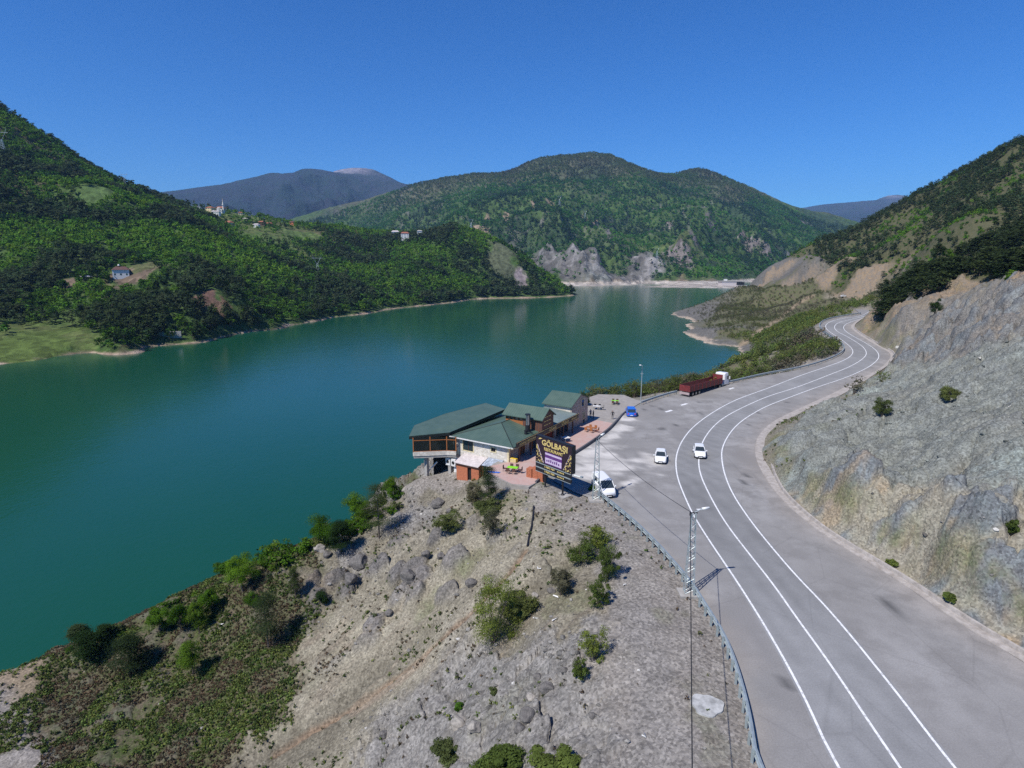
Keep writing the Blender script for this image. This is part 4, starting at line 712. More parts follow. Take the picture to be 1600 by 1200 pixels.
M['gold'] = plain('gold_lettering', (.70, .54, .20), .45); M['sign'] = plain('sign_panel_dark_purple', (.035, .02, .03), .45); M['purple'] = plain('purple_band', (.13, .045, .20), .5); M['lilac'] = plain('lilac_panel', (.62, .50, .66), .5)
M['tin2'] = plain('bluish_corrugated_sheet', (.42, .47, .55), .5, 0, .3, 2.5); M['tin'] = plain('pale_tin_roof', (.62, .56, .54), .5, 0, .15, 2); M['lime'] = plain('lime_tabletop', (.28, .75, .03), .4); M['yellow'] = plain('yellow_paint', (.75, .52, .04), .5); M['red'] = plain('red_wall', (.30, .03, .02), .7); M['tile'] = plain('red_roof_tile', (.36, .13, .075), .8, 0, .2, 1.5)
M['carwhite'] = (lambda m: (m.col((.80, .80, .79)).rough(.22, .6), m.b.inputs.__getitem__('Coat Weight').__setattr__('default_value', .4), m.m)[-1])(NM('white_car_paint')); M['carblue'] = (lambda m: (m.col((.015, .13, .62)).rough(.22, .6), m.b.inputs.__getitem__('Coat Weight').__setattr__('default_value', .5), m.m)[-1])(NM('blue_car_paint'))
M['tyre'] = plain('tyre_rubber', (.02, .02, .02), .85); M['maroon'] = plain('maroon_truck_paint', (.20, .035, .035), .5, 0, .2, 1.2); M['sand'] = plain('trailer_floor', (.42, .33, .32), .9, 0, .15, 1); M['lamp'] = plain('lamp_glass', (.85, .85, .82), .3); M['rlamp'] = plain('red_lamp', (.5, .02, .02), .3)
def text_mesh(name, s, size, mat, ext=.02, sx=1.0, bold=0.0):
    cu = bpy.data.curves.new(name, 'FONT'); cu.body = s; cu.size = size; cu.extrude = ext; cu.offset = bold; cu.align_x = 'CENTER'; cu.align_y = 'CENTER'; cu.resolution_u = 2
    o = bpy.data.objects.new(name, cu); C.objects.link(o); dg = bpy.context.evaluated_depsgraph_get(); me = bpy.data.meshes.new_from_object(o.evaluated_get(dg)); bpy.data.objects.remove(o); bpy.data.curves.remove(cu)
    me.name = name; me.materials.clear(); me.materials.append(mat)
    for v in me.vertices: v.co.x *= sx
    return me
# ------------------------------------------------------------------ restaurant: s along the front, q towards the lake
A0 = atz(793, 722, .3)[:2]; dS = np.array([math.sin(HEAD), math.cos(HEAD)]); dQ = np.array([-dS[1], dS[0]])
def inv(u, v, **k):
    d = ray(u, v)
    t = (k['z']-H)/d[2] if 'z' in k else ((k['s']+A0@dS)/(d[:2]@dS) if 's' in k else (k['q']+A0@dQ)/(d[:2]@dQ))
    p = d*t; r_ = p[:2]-A0; return float(r_@dS), float(r_@dQ), float(p[2]+H)
# local frame: x = -q (towards the road), y = s
rest = empty('restaurant', (A0[0], A0[1], 0), -HEAD, 'lakeside stone restaurant with green metal roofs, glazed dining room on columns and gold lettered front', 'restaurant')
def L3(s, q, z): return (-q, s, z)
def part(name, mat, fn, parent=rest, **k):
    m = MB(); fn(m); return m.build(name, mat, parent, **k)
def bx(m, s0, s1, q0, q1, z0, z1): m.box(-q1, s0, z0, -q0, s1, z1)
part('foundation', M['conc'], lambda m: bx(m, .12, 13, .1, 9.6, -5, .28))
def nearwall(m):
    bx(m, 0, .3, 0, 2.1, .28, 2.75); bx(m, 0, .3, 2.1, 2.9, .28, 1.45); bx(m, 0, .3, 2.1, 2.9, 2.05, 2.75); bx(m, 0, .3, 2.9, 6.2, .28, 2.75); bx(m, 0, .3, 6.2, 8.1, .28, .8); bx(m, 0, .3, 6.2, 8.1, 2.45, 2.75); bx(m, 0, .3, 8.1, 9.6, -.6, 2.75)
part('stone_wall', M['stone'], nearwall)
def frontwall(m):
    for a, b in ((0.3, 3), (5, 6.2), (9.6, 10.6), (14, 15), (19.5, 20.68)): bx(m, a, b, 0, .3, .28, 2.75)
    bx(m, .3, 20.68, .02, .28, 2.3, 2.75)
part('front_wall', M['stone_b'], frontwall)
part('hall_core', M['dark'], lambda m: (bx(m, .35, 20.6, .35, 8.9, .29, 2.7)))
for (s0, s1, c) in ((3.05, 4.95, 'wood'), (6.25, 9.55, 'glass'), (10.65, 13.95, 'red'), (15.05, 19.45, 'glass')):
    f_ = part('door_panel', M[c], lambda m: bx(m, s0, s1, .12, .2, .3, 2.28)); part('door_frame', M['owood'], lambda m: [bx(m, a-.06, a+.06, .05, .24, .3, 2.29) for a in np.linspace(s0+.1, s1-.1, 4)], f_)
def window(s, q0, q1, z0, z1, trim, par=rest, name='window'):
    w_ = part(name, M['glass'], lambda m: bx(m, s+.12, s+.16, q0, q1, z0, z1), par)
    def fr(m):
        for a, b, c, d in ((q0-.16, q0, z0-.14, z1+.14), (q1, q1+.16, z0-.14, z1+.14), (q0, q1, z1, z1+.14), (q0, q1, z0-.14, z0)): bx(m, s-.04, s+.1, a, b, c, d)
    part('window_surround', M[trim], fr, w_); part('window_bar', M['wood'], lambda m: bx(m, s+.05, s+.11, (q0+q1)/2-.03, (q0+q1)/2+.03, z0, z1), w_); return w_
window(0, 2.1, 2.9, 1.45, 2.05, 'cream'); window(0, 6.2, 8.1, .8, 2.45, 'cream')
part('corner_trim', M['cream'], lambda m: (bx(m, -.05, .3, -.25, -.002, .28, 2.75)))
part('gutter', M['white'], lambda m: (bx(m, -.72, -.60, -.9, 10.2, 2.66, 2.82), m.tube([L3(-.1, 9.9, 2.7), L3(-.1, 9.9, -1.5)], .06, 6)))
# hipped hall roof
e0, e1, er = (-.6, -1.35, 2.86), (-.6, 10.1, 2.86), (5.4, 4.6, 4.35)
def hall(m):
    a, b, c = L3(*e0), L3(*e1), L3(*er); d_ = L3(13.2, 4.6, 4.35); e_ = L3(13.2, -1.35, 3.3); f_ = L3(13.2, 10.1, 3.2); th = .1
    m.slab([a, c, b], th); m.slab([b, c, d_, f_], th); m.slab([a, e_, d_, c], th)
part('hall_roof', M['roof'], hall); part('ridge_cap', M['fascia'], lambda m: (m.tube([L3(*e0), L3(*er)], .07, 5), m.tube([L3(*e1), L3(*er)], .07, 5), m.tube([L3(*er), L3(13.2, 4.6, 4.37)], .07, 5)))
part('eave_board', M['white'], lambda m: (m.add([L3(-.62, -1.35, 2.70), L3(-.62, 10.1, 2.70), L3(-.62, 10.1, 2.82), L3(-.62, -1.35, 2.82), L3(-.56, -1.35, 2.70), L3(-.56, 10.1, 2.70), L3(-.56, 10.1, 2.82), L3(-.56, -1.35, 2.82)], [(0, 1, 2, 3), (4, 5, 6, 7), (0, 3, 7, 4), (1, 2, 6, 5), (3, 2, 6, 7), (0, 1, 5, 4)])))
part('soffit_board', M['cream'], lambda m: bx(m, -.55, 1.6, -1.3, -.26, 2.55, 2.68))
part('canopy_roof', M['roof2'], lambda m: m.slab([L3(13.3, -1.35, 3.25), L3(20.6, -1.35, 3.25), L3(20.6, 5.2, 3.75), L3(13.3, 5.2, 3.75)], .1))
part('canopy_back_wall', M['stone_b'], lambda m: bx(m, 13.3, 20.6, 5.0, 5.25, .3, 3.6))
# lettered fascia along the front
fs = part('sign_fascia', M['black'], lambda m: bx(m, .1, 20.4, -1.52, -1.37, 2.62, 3.42)); part('fascia_edge', M['gold'], lambda m: (bx(m, .1, 20.4, -1.545, -1.525, 2.62, 2.68), bx(m, .1, 20.4, -1.545, -1.525, 3.36, 3.42)), fs)
for s_, t_, z_ in ((3.4, 'GÖLBAŞI  RESTAURANT', .46), (10.9, 'GÖLBAŞI', .55), (15.2, 'GÖLBAŞI', .58), (18.6, 'RESTAURANT', .34)):
    me = text_mesh('fascia_lettering', t_, z_, M['gold'], .02, 1.05, .01); o = link('fascia_lettering', me, fs); o.rotation_euler = (R(90), 0, R(90)); o.location = L3(s_, -1.56, 3.0)
for s_ in (1.2, 4.6, 8.1, 11.6, 15.1, 18.6): part('veranda_post', M['wood'], lambda m: bx(m, s_-.09, s_+.09, -1.36, -1.18, .3, 2.62))
# attic
aS0, aS1, aM, aF, aB, aE, aT = 7.6, 11.3, 9.45, -1.46, 5.3, 5.4, 6.65
def attic(m):
    bx(m, aS0, aS0+.15, aF+.15, 2.0, 2.9, aE); bx(m, aS1-.15, aS1, aF+.15, aB, 2.9, aE); bx(m, aS0+.15, aS1-.15, aB-.15, aB, 3.4, aE)
    m.add([L3(s_, q_, z_) for q_ in (aF, aF+.15) for s_, z_ in ((aS0, 3.43), (aS1, 3.43), (aS1, aE), (aM, aT-.1), (aS0, aE))],
          [(0, 1, 2, 3, 4), (9, 8, 7, 6, 5), (0, 5, 6, 1), (1, 6, 7, 2), (2, 7, 8, 3), (3, 8, 9, 4), (4, 9, 5, 0)])
at_ = part('attic', M['wood'], attic)
part('gallery_wall', M['owood'], lambda m: (bx(m, aS0+.1, aS0+.2, 2.0, aB, 3.4, 4.45)), at_); part('gallery_window', M['glass'], lambda m: bx(m, aS0+.2, aS0+.3, 2.0, aB, 4.45, aE), at_)
part('gallery_mullion', M['owood'], lambda m: [bx(m, aS0+.04, aS0+.2, q-.06, q+.06, 4.45, aE) for q in (2.1, 2.9, 3.7, 4.5, aB-.1)], at_)
part('wall_batten', M['owood'], lambda m: [bx(m, aS0-.03, aS0-.002, q-.02, q+.02, 3.2, aE) for q in (-.9, -.4, .1, .6, 1.1, 1.6)], at_)
part('attic_roof', M['roof'], lambda m: (m.slab([L3(aS0-.4, aF-.3, aE-.2), L3(aM, aF-.3, aT), L3(aM, aB+.4, aT), L3(aS0-.4, aB+.4, aE-.2)], .12), m.slab([L3(aM, aF-.3, aT), L3(aS1+.4, aF-.3, aE-.2), L3(aS1+.4, aB+.4, aE-.2), L3(aM, aB+.4, aT)], .12)))
for z_ in (5.35, 4.7, 4.1):
    for a, b in ((8.2, 8.8), (8.95, 9.5), (9.65, 10.4)): part('gable_mark', M['gold'], lambda m: bx(m, a, b, aF-.03, aF-.01, z_-.06, z_+.05), at_)
ch = part('chimney', M['chrome'], lambda m: m.tube([L3(6.4, .4, 3.2), L3(6.4, .4, 6.0)], .3, 12)); part('chimney_cap', M['black'], lambda m: (m.tube([L3(6.4, .4, 6.0), L3(6.4, .4, 6.12)], .45, 10)), ch); part('chimney_sleeve', M['black'], lambda m: (m.tube([L3(6.4, .4, 3.2), L3(6.4, .4, 4.4)], .4, 10), m.tube([L3(6.55, .1, 4.4), L3(6.55, .1, 5.9)], .09, 6)), ch)
part('roof_fan', M['black'], lambda m: (m.tube([L3(5.2, 0, 3.2), L3(5.2, 0, 3.9)], .26, 10), m.tube([L3(5.3, -.1, 3.7), L3(5.9, -.8, 3.4)], .10, 6)))
# lake side roof and dining room
P1, P2, P3, P4, P5, P6 = (-4.95, 14.6, 3.15), (-.35, 10.35, 3.3), (11.8, 8.0, 4.75), (15.2, 14.4, 4.3), (6.3, 16.6, 3.95), (-.8, 17.2, 3.5)
part('lake_roof', M['roof'], lambda m: m.slab([L3(*p) for p in (P1, P6, P5, P4, P3, P2)], .12))
def fas(m):
    for a, b in ((P1, P2), (P2, P3), (P3, P4), (P4, P5), (P5, P6), (P6, P1)):
        m.add([L3(a[0], a[1], a[2]-.5), L3(b[0], b[1], b[2]-.5), L3(*b), L3(*a)]+[L3(a[0]+.06, a[1]+.05, a[2]-.5), L3(b[0]+.06, b[1]+.05, b[2]-.5), L3(b[0]+.06, b[1]+.05, b[2]), L3(a[0]+.06, a[1]+.05, a[2])], [(0, 1, 2, 3), (7, 6, 5, 4), (0, 4, 5, 1), (3, 2, 6, 7)])
part('roof_fascia', M['fascia'], fas)
D = [(-4.5, 14.2), (-1.3, 10.25), (-.75, 8.9), (.3, 8.9), (11.5, 8.2), (14.6, 14), (6.1, 16.2), (-.9, 16.8)]
part('dining_deck', M['conc'], lambda m: m.prism([(-q, s) for s, q in D], -.42, -.05))
def wallseg(m, a, b, z0, z1, th=.2):
    a = np.array(a); b = np.array(b); t = (b-a)/np.linalg.norm(b-a); nn_ = np.array([-t[1], t[0]])*th/2
    pts = [a+nn_, b+nn_, b-nn_, a-nn_]; m.prism([(-p[1], p[0]) for p in pts], z0, z1)
part('parapet', M['stone'], lambda m: [wallseg(m, D[i], D[(i+1) % 8], -.05, .62) for i in (0, 1, 4, 5, 6, 7)])
part('dining_core', M['wood'], lambda m: m.prism([(-q, s) for s, q in [(3.5, 12.5), (3.5, 9.2), (11, 9), (12, 12.5)]], -.04, 3.0))
gl = NM('window_glass'); gl.b.inputs['Transmission Weight'].default_value = .0; mx = gl.n('ShaderNodeMixShader'); tr = gl.n('ShaderNodeBsdfTransparent'); tr.inputs[0].default_value = (.55, .6, .6, 1); gl.col((.02, .03, .03)).rough(.05, .8); mx.inputs[0].default_value = .45; gl.l(tr.outputs[0], mx.inputs[1]); gl.l(gl.b.outputs[0], mx.inputs[2]); gl.l(mx.outputs[0], gl.out.inputs[0]); M['pane'] = gl.m
for i in (0, 1, 4, 5, 6, 7):
    a, b = np.array(D[i]), np.array(D[(i+1) % 8]); gw = part('glass_wall', M['pane'], lambda m: wallseg(m, a, b, .62, 2.85, .03)); n_ = max(1, int(np.linalg.norm(b-a)/1.7))
    def fr(m):
        for k in range(n_+1):
            p = a+(b-a)*k/n_; t = (b-a)/np.linalg.norm(b-a)*.07; wallseg(m, p-t, p+t, .62, 2.9, .16)
        wallseg(m, a, b, 2.35, 2.45, .12); wallseg(m, a, b, .62, .70, .14)
    part('glass_frame', M['owood'], fr, gw)
for s_, q_ in ((-2.6, 13.3), (.2, 15.8), (5, 15.4), (-.6, 10.2), (10, 14.6)): part('column', M['conc'], lambda m: bx(m, s_-.25, s_+.25, q_-.25, q_+.25, -14 if q_ > 13 else -6, -.42))
part('brace', M['white'], lambda m: (m.tube([L3(-2.3, 13.4, -3.2), L3(-1.6, 12, -1.4)], .12, 4)))
part('undercroft_shade', M['dark'], lambda m: bx(m, 1.6, 1.8, 9.6, 15.5, -6, -.42))  # near-black sheet standing in for the shade beneath the deck
part('side_wall', M['white'], lambda m: bx(m, -.5, .1, 8.9, 9.6, -3.2, -.43))
for k in range(2): a_ = part('air_conditioner', M['white'], lambda m: bx(m, -.9-.02*k, -.55, 9.0+k*1.05, 9.85+k*1.05, -1.9, -.7), bevel=.03); part('fan_grille', M['black'], lambda m: m.tube([L3(-.9, 9.42+k*1.05, -1.3), L3(-.95, 9.42+k*1.05, -1.3)], .26, 10), a_)
# brick shed against the near wall, and the little tin-roofed porch beside it
s_l, q_l, _ = inv(713, 725, s=-2.2); s_r, q_r, _ = inv(748, 725, s=-2.2)
sh = empty('brick_shed', (A0[0], A0[1], 0), -HEAD, 'small red brick shed with pale tin roof and dark doorway below the restaurant wall', 'shed')
def shed(m):
    qm = q_r+(q_l-q_r)*.42; bx(m, -2.2, -2.0, q_r, qm-.35, -4, -.55); bx(m, -2.2, -2.0, qm+.35, q_l, -4, -.55); bx(m, -2.2, -2.0, qm-.35, qm+.35, -.95, -.55); bx(m, -2., -.02, q_r, q_r+.2, -4, -.4); bx(m, -2., -.02, q_l-.2, q_l, -4, -.4)
part('wall', M['brick'], shed, sh); part('doorway', M['dark'], lambda m: bx(m, -1.95, -1.9, q_r+.25, q_l-.25, -4, -.95), sh); part('roof', M['tin'], lambda m: m.slab([L3(-2.6, q_r-.15, -.42), L3(-2.6, q_l+.1, -.42), L3(-.03, q_l+.1, .35), L3(-.03, q_r-.15, .35)], .07), sh)
po = empty('glazed_porch', (A0[0], A0[1], 0), -HEAD, 'low glazed porch with white corrugated sheets on its roof beside the brick shed', 'porch')
q0_, q1_ = q_r-3.0, q_r-.3
part('roof', M['tin2'], lambda m: [m.slab([L3(-1.9, q0_+k*.68, -.25+.03*(k % 2)), L3(-1.9, q0_+k*.68+.66, -.25+.03*(k % 2)), L3(-.05, q0_+k*.68+.66, .45), L3(-.05, q0_+k*.68, .45)], .05) for k in range(4)], po); part('glazing', M['glass'], lambda m: bx(m, -1.7, -1.62, q0_+.1, q1_-.1, -2.2, -.3), po)
part('frame', M['owood'], lambda m: [bx(m, -1.74, -1.58, a-.05, a+.05, -2.6, -.3) for a in np.linspace(q0_+.1, q1_-.1, 4)], po)
# two storey stone house at the far end
th = empty('stone_house', (A0[0], A0[1], 0), -HEAD, 'tall narrow stone house with green gable roof at the far end of the restaurant', 'house')
def tower(m):
    bx(m, 20.72, 21.0, .3, 5.2, -1, 4.4); bx(m, 27.0, 27.3, .3, 5.2, -1, 4.7); bx(m, 20.72, 27.3, 5.2, 5.5, -1, 4.4)
part('side_wall', M['stone'], tower, th)
part('gable_wall', M['stone_b'], lambda m: m.add([L3(20.72, 0, -.2), L3(27.3, 0, -.2), L3(27.3, 0, 4.7), L3(24.2, 0, 5.85), L3(20.72, 0, 4.4), L3(20.72, .29, -.2), L3(27.3, .29, -.2), L3(27.3, .29, 4.7), L3(24.2, .29, 5.85), L3(20.72, .29, 4.4)], [(0, 1, 2, 3, 4), (9, 8, 7, 6, 5), (0, 5, 6, 1), (1, 6, 7, 2), (2, 7, 8, 3), (3, 8, 9, 4), (4, 9, 5, 0)]), th)
part('roof', M['roof'], lambda m: (m.slab([L3(20.3, -.15, 4.33), L3(24.2, -.15, 6.02), L3(24.2, 5.8, 6.02), L3(20.3, 5.8, 4.33)], .12), m.slab([L3(24.2, -.15, 6.02), L3(27.6, -.15, 4.75), L3(27.6, 5.8, 4.75), L3(24.2, 5.8, 6.02)], .12)), th)
for (a, b, c, d) in ((24.6, 25.5, 3.6, 4.9), (25.2, 26.0, .35, 2.3), (22.4, 23.4, 1.3, 2.4)):
    w_ = part('window', M['glass'], lambda m: bx(m, a, b, -.03, -.01, c, d), th); part('frame', M['cream'], lambda m: (bx(m, a-.15, a, -.05, -.01, c-.1, d+.12), bx(m, b, b+.15, -.05, -.01, c-.1, d+.12), bx(m, a, b, -.05, -.01, d, d+.12)), w_)
part('string_course', M['cream'], lambda m: bx(m, 20.66, 20.715, .0, 5.2, 4.22, 4.38), th)
# ------------------------------------------------------------------ billboard
b0 = atz(849.5, 763)[:2]; b1 = atz(876.5, 774.5)[:2]; bd = (b1-b0)/np.linalg.norm(b1-b0); ang = math.atan2(bd[1], bd[0])
bb = empty('billboard', (b0[0], b0[1], 0), ang, 'large dark roadside billboard reading GÖLBAŞI RESTAURANT on two black posts', 'billboard')
def bpart(name, mat, fn, par=bb, **k):
    m = MB(); fn(m); return m.build(name, mat, par, **k)
for x_ in (0, 3.24):
    q_ = bpart('post', M['black'], lambda m: m.cyl(x_, .28, 0, 6.4, .12, 10)); bpart('base_plate', M['black'], lambda m: m.cyl(x_, .28, .05, .22, .3, 10, .16), q_); bpart('footing', M['conc'], lambda m: m.box(x_-.9, -.45, -.2, x_+.9, 1.0, .05), q_)
pn = bpart('panel', M['sign'], lambda m: m.box(-1.5, 0, 3.42, 5.0, .14, 6.9)); bpart('panel_back', M['black'], lambda m: m.box(-1.46, .42, 3.46, 4.96, .55, 6.86)); bpart('panel_frame', M['black'], lambda m: (m.box(-1.58, -.04, 3.34, -1.5, .6, 6.98), m.box(5.0, -.04, 3.34, 5.08, .6, 6.98), m.box(-1.5, -.04, 3.34, 5.0, .6, 3.42), m.box(-1.5, -.04, 6.9, 5.0, .6, 6.98)), pn)
def lett(name, s, size, x_, z_, mat, sx=1., bold=.0, par=pn, y_=-.03):
    o = link(name, text_mesh(name, s, size, mat, .02, sx, bold), par); o.rotation_euler = (R(90), 0, 0); o.location = (x_, y_, z_); return o
lett('sign_lettering', 'GÖLBAŞI', 1.02, 1.95, 6.2, M['gold'], 1.12, .025); lett('sign_lettering', 'RESTAURANT', .56, 1.75, 5.42, M['gold'], 1.0, .01)
bpart('bird_emblem', M['gold'], lambda m: m.add([(-1.1, -.03, 6.5), (-.8, -.03, 6.75), (-.35, -.03, 6.72), (-.7, -.03, 6.55), (-1.1, -.015, 6.5), (-.8, -.015, 6.75), (-.35, -.015, 6.72), (-.7, -.015, 6.55)], [(0, 1, 2, 3), (7, 6, 5, 4), (0, 4, 5, 1), (1, 5, 6, 2), (2, 6, 7, 3), (3, 7, 4, 0)]), pn)
bpart('purple_band', M['purple'], lambda m: m.box(.2, -.02, 3.5, 3.3, -.005, 5.1), pn); bpart('lilac_panel', M['lilac'], lambda m: (m.box(.25, -.035, 3.62, 3.25, -.022, 4.35), m.box(.25, -.035, 4.75, 3.25, -.022, 5.0)), pn)
bpart('lilac_mark', M['purple'], lambda m: [m.box(.5+k*.36, -.05, 3.85, .5+k*.36+.2, -.037, 4.1+.06*(k % 3)) for k in range(7)], pn)
for sg, xc in ((1, -1.45), (-1, 4.95)):
    def arch(m):
        g_ = random.Random(5)
        for k in range(46):
            z_ = g_.uniform(3.5, 5.7); wmax = 1.35*(1-(z_-3.45)/2.4)**.8; x_ = xc+sg*g_.uniform(.05, max(.1, wmax)); a = g_.uniform(.05, .11); m.tube([(x_, -.03, z_), (x_, -.012, z_)], a, 6)
    bpart('gold_ornament', M['gold'], arch, pn)
    bpart('ornament_edge', M['lilac'], lambda m: m.tube([(xc+sg*1.42, -.03, 3.5), (xc+sg*.9, -.03, 4.4), (xc+sg*.2, -.03, 5.8)], .03, 4), pn)
for z0 in (2.78, 2.14):
    ob = bpart('lower_board', M['black'], lambda m: m.box(-1.5, -.1, z0, 5.0, .12, z0+.5)); bpart('board_edge', M['steel'], lambda m: (m.box(-1.5, -.14, z0+.5, 5.0, .14, z0+.57), m.box(-1.5, -.14, z0-.06, 5.0, -.1, z0)), ob)
    bpart('board_marking', M['gold'], lambda m: [m.box(.25+k*.24, -.125, z0+.17+.05*(k % 2), .25+k*.24+(.15 if k % 4 else .07), -.104, z0+.42) for k in range(8)]+[m.box(2.6+k*.26, -.125, z0+.2, 2.6+k*.26+.16, -.104, z0+.36) for k in range(5)], ob)
bpart('floodlight_arm', M['steel'], lambda m: (m.tube([(5.0, .3, 3.2), (5.9, .8, 3.05)], .04, 5), m.box(5.8, .7, 2.98, 6.1, 1.0, 3.16)))
# ------------------------------------------------------------------ lattice poles, lamps, cables
def lattice(base, h, toward, label, extra=0):
    o = empty('lattice_lamp_pole', base, 0, label, 'pole'); a = .42; b = .16
    f = MB(); [f.tube([(sx*a, sy*a*.6, .1), (sx*b, sy*b*.6, h)], .045, 4) for sx in (-1, 1) for sy in (-1, 1)]; f.build('leg_angle', M['steel'], o)
    g_ = MB(); n = 15
    for i in range(n):
        z0, z1 = h*i/n, h*(i+1)/n; r0, r1 = a+(b-a)*i/n, a+(b-a)*(i+1)/n; s_ = 1 if i % 2 else -1
        for sy in (-1, 1): g_.tube([(s_*r0, sy*r0*.6, z0+.1), (-s_*r1, sy*r1*.6, z1)], .022, 4)
        for sx in (-1, 1): g_.tube([(sx*r0, s_*r0*.6, z0+.1), (sx*r1, -s_*r1*.6, z1)], .022, 4)
    g_.build('lattice_brace', M['steel'], o); m = MB(); m.box(-.9, -.75, -.3, .9, .75, .12); m.build('footing', M['conc'], o)
    m = MB(); m.tube([(-.32, 0, h), (.32, 0, h)], .06, 5); m.cyl(-.32, 0, h-.25, h+.12, .06, 6); m.build('insulator_bar', M['black'], o)
    tx, ty = toward; m = MB(); m.tube([(0, 0, h), (tx*.7, ty*.7, h+.35)], .035, 5); ar = m.build('lamp_arm', M['steel'], o)
    m = MB(); m.tube([(tx*.7, ty*.7, h+.33), (tx*1.35, ty*1.35, h+.42)], .13, 8, .1); m.build('lamp_head', M['lamp'], ar, smooth=True); return o
P1_ = atz(931, 781); P2_ = atz(1076, 927)
lattice(tuple(P1_), 7.9, (.7, .72), 'steel lattice lamp pole beside the parked white van')
lattice(tuple(P2_), 7.7, (1., .1), 'steel lattice lamp pole standing over the barrier near the road bend')
def cable(name, pts, r_, label, sag=.5):
    m = MB(); a, b = map(Vector, pts); m.tube([a.lerp(b, t)-Vector((0, 0, sag*4*t*(1-t))) for t in [i/16 for i in range(17)]], r_, 4); return tag(m.build(name, M['black']), label, 'cable')
cable('overhead_cable', (P1_+[-.3, 0, 8.0], P2_+[-.32, 0, 7.8]), .028, 'thin black overhead cable strung between the two lattice poles')
cable('overhead_cable', (P2_+[-.32, 0, 7.8], np.array([1.8, 1.0, 7.6])), .028, 'thin black overhead cable running from the nearer lattice pole towards the viewer')
lp = atz(1001, 631); o = empty('street_lamp', tuple(lp), 0, 'tall slim grey street lamp at the edge of the lay-by near the blue car', 'street lamp')
m = MB(); m.cyl(0, 0, 0, 8.2, .10, 8, .06); m.build('pole', M['steel'], o); m = MB(); m.tube([(0, 0, 8.1), (-.5, -.6, 8.35)], .035, 5); m.build('arm', M['steel'], o); m = MB(); m.box(-.8, -1.0, 8.28, -.4, -.5, 8.42); m.build('lamp_head', M['lamp'], o, bevel=.04); m = MB(); m.tube([(-.35, 0, 6.4), (.3, 0, 6.4)], .04, 5); m.build('bracket', M['steel'], o)
# ------------------------------------------------------------------ guard rails
def rail(name, P, step, label, side=1):
    o = empty(name, (float(P[0][0]), float(P[0][1]), float(zr(P[0][1]))), 0, label, 'guard rail', 'steel guard rails'); o0 = np.array(o.location)
    prof = [(-.02, .40), (.13, .46), (.13, .54), (.03, .61), (.03, .66), (.13, .73), (.13, .81), (-.02, .87), (-.06, .86), (.08, .79), (.08, .74), (-.02, .66), (-.02, .61), (.08, .53), (.08, .48), (-.06, .41)]
    T_ = np.gradient(P[:, :2], axis=0); T_ /= np.linalg.norm(T_, axis=1)[:, None]; Nn = np.c_[T_[:, 1], -T_[:, 0]]*side; m = MB()
    m.loft([[(p[0]+n_[0]*a-o0[0], p[1]+n_[1]*a-o0[1], float(zr(p[1]))+b-o0[2]) for a, b in prof] for p, n_ in zip(P, Nn)]); m.build('beam', M['steel'], o)
    Q = resample(P, step); T2 = np.gradient(Q[:, :2], axis=0)
    pm_ = MB(); pm_.box(-.06, -.09, -.25, .06, -.03, .82); pm_.box(-.05, -.03, .42, .05, .0, .8); pm_.box(-.06, -.18, -.25, -.02, -.09, .80); first = pm_.build('post', M['steel'], o)
    for i, q in enumerate(Q):
        p_ = first if i == 0 else first.copy()
        if i: C.objects.link(p_); p_.parent = o
        t = T2[i]; n_ = np.array([t[1], -t[0]])*side; p_.location = (q[0]-o0[0]-n_[0]*.04/np.linalg.norm(t), q[1]-o0[1]-n_[1]*.04/np.linalg.norm(t), float(zr(q[1]))-o0[2]); p_.rotation_euler[2] = math.atan2(t[1], t[0])+(math.pi if side > 0 else 0)
    return o
rail('guard_rail', RAIL_A[RAIL_A[:, 1] > 12], 1.35, 'near grey steel barrier curving along the gravel edge below the parked white van')
iB = np.argmin(np.hypot(*(RAIL_B[:, :2]-atroad(1062, 614)[:2]).T)); iC = np.argmin(np.hypot(*(RAIL_B[:, :2]-atroad(1128, 603)[:2]).T))
rail('guard_rail', RAIL_B[:iB], 2.0, 'short steel barrier behind the lay-by between the street lamp and the red truck', 1)
rail('guard_rail', RAIL_B[iC:][::2], 4.0, 'long far steel barrier following the road from the truck cab round the distant bends', 1)
# ------------------------------------------------------------------ vehicles (x forward, wheels on z = 0)
def ring(x, w0, w1, z0, z1, r_=.12):
    h = z1-z0; return [(x, -w0*.92, z0), (x, -w0, z0+min(.18, h*.3)), (x, -(w0*.45+w1*.55), z1-h*.25), (x, -w1+r_*.2, z1-r_*.3), (x, -w1+r_*1.4, z1), (x, w1-r_*1.4, z1), (x, w1-r_*.2, z1-r_*.3), (x, (w0*.45+w1*.55), z1-h*.25), (x, w0, z0+min(.18, h*.3)), (x, w0*.92, z0)]
def wheels(o, xs, w, r_, tw=.2):
    for x_ in xs:
        for s_ in (-1, 1):
            m = MB(); m.tube([(x_, s_*(w-tw), r_), (x_, s_*w, r_)], r_, 16); k = m.build('wheel', M['tyre'], o); m = MB(); m.tube([(x_, s_*(w-.02), r_), (x_, s_*(w+.015), r_)], r_*.6, 10); m.build('rim', M['chrome'], k)
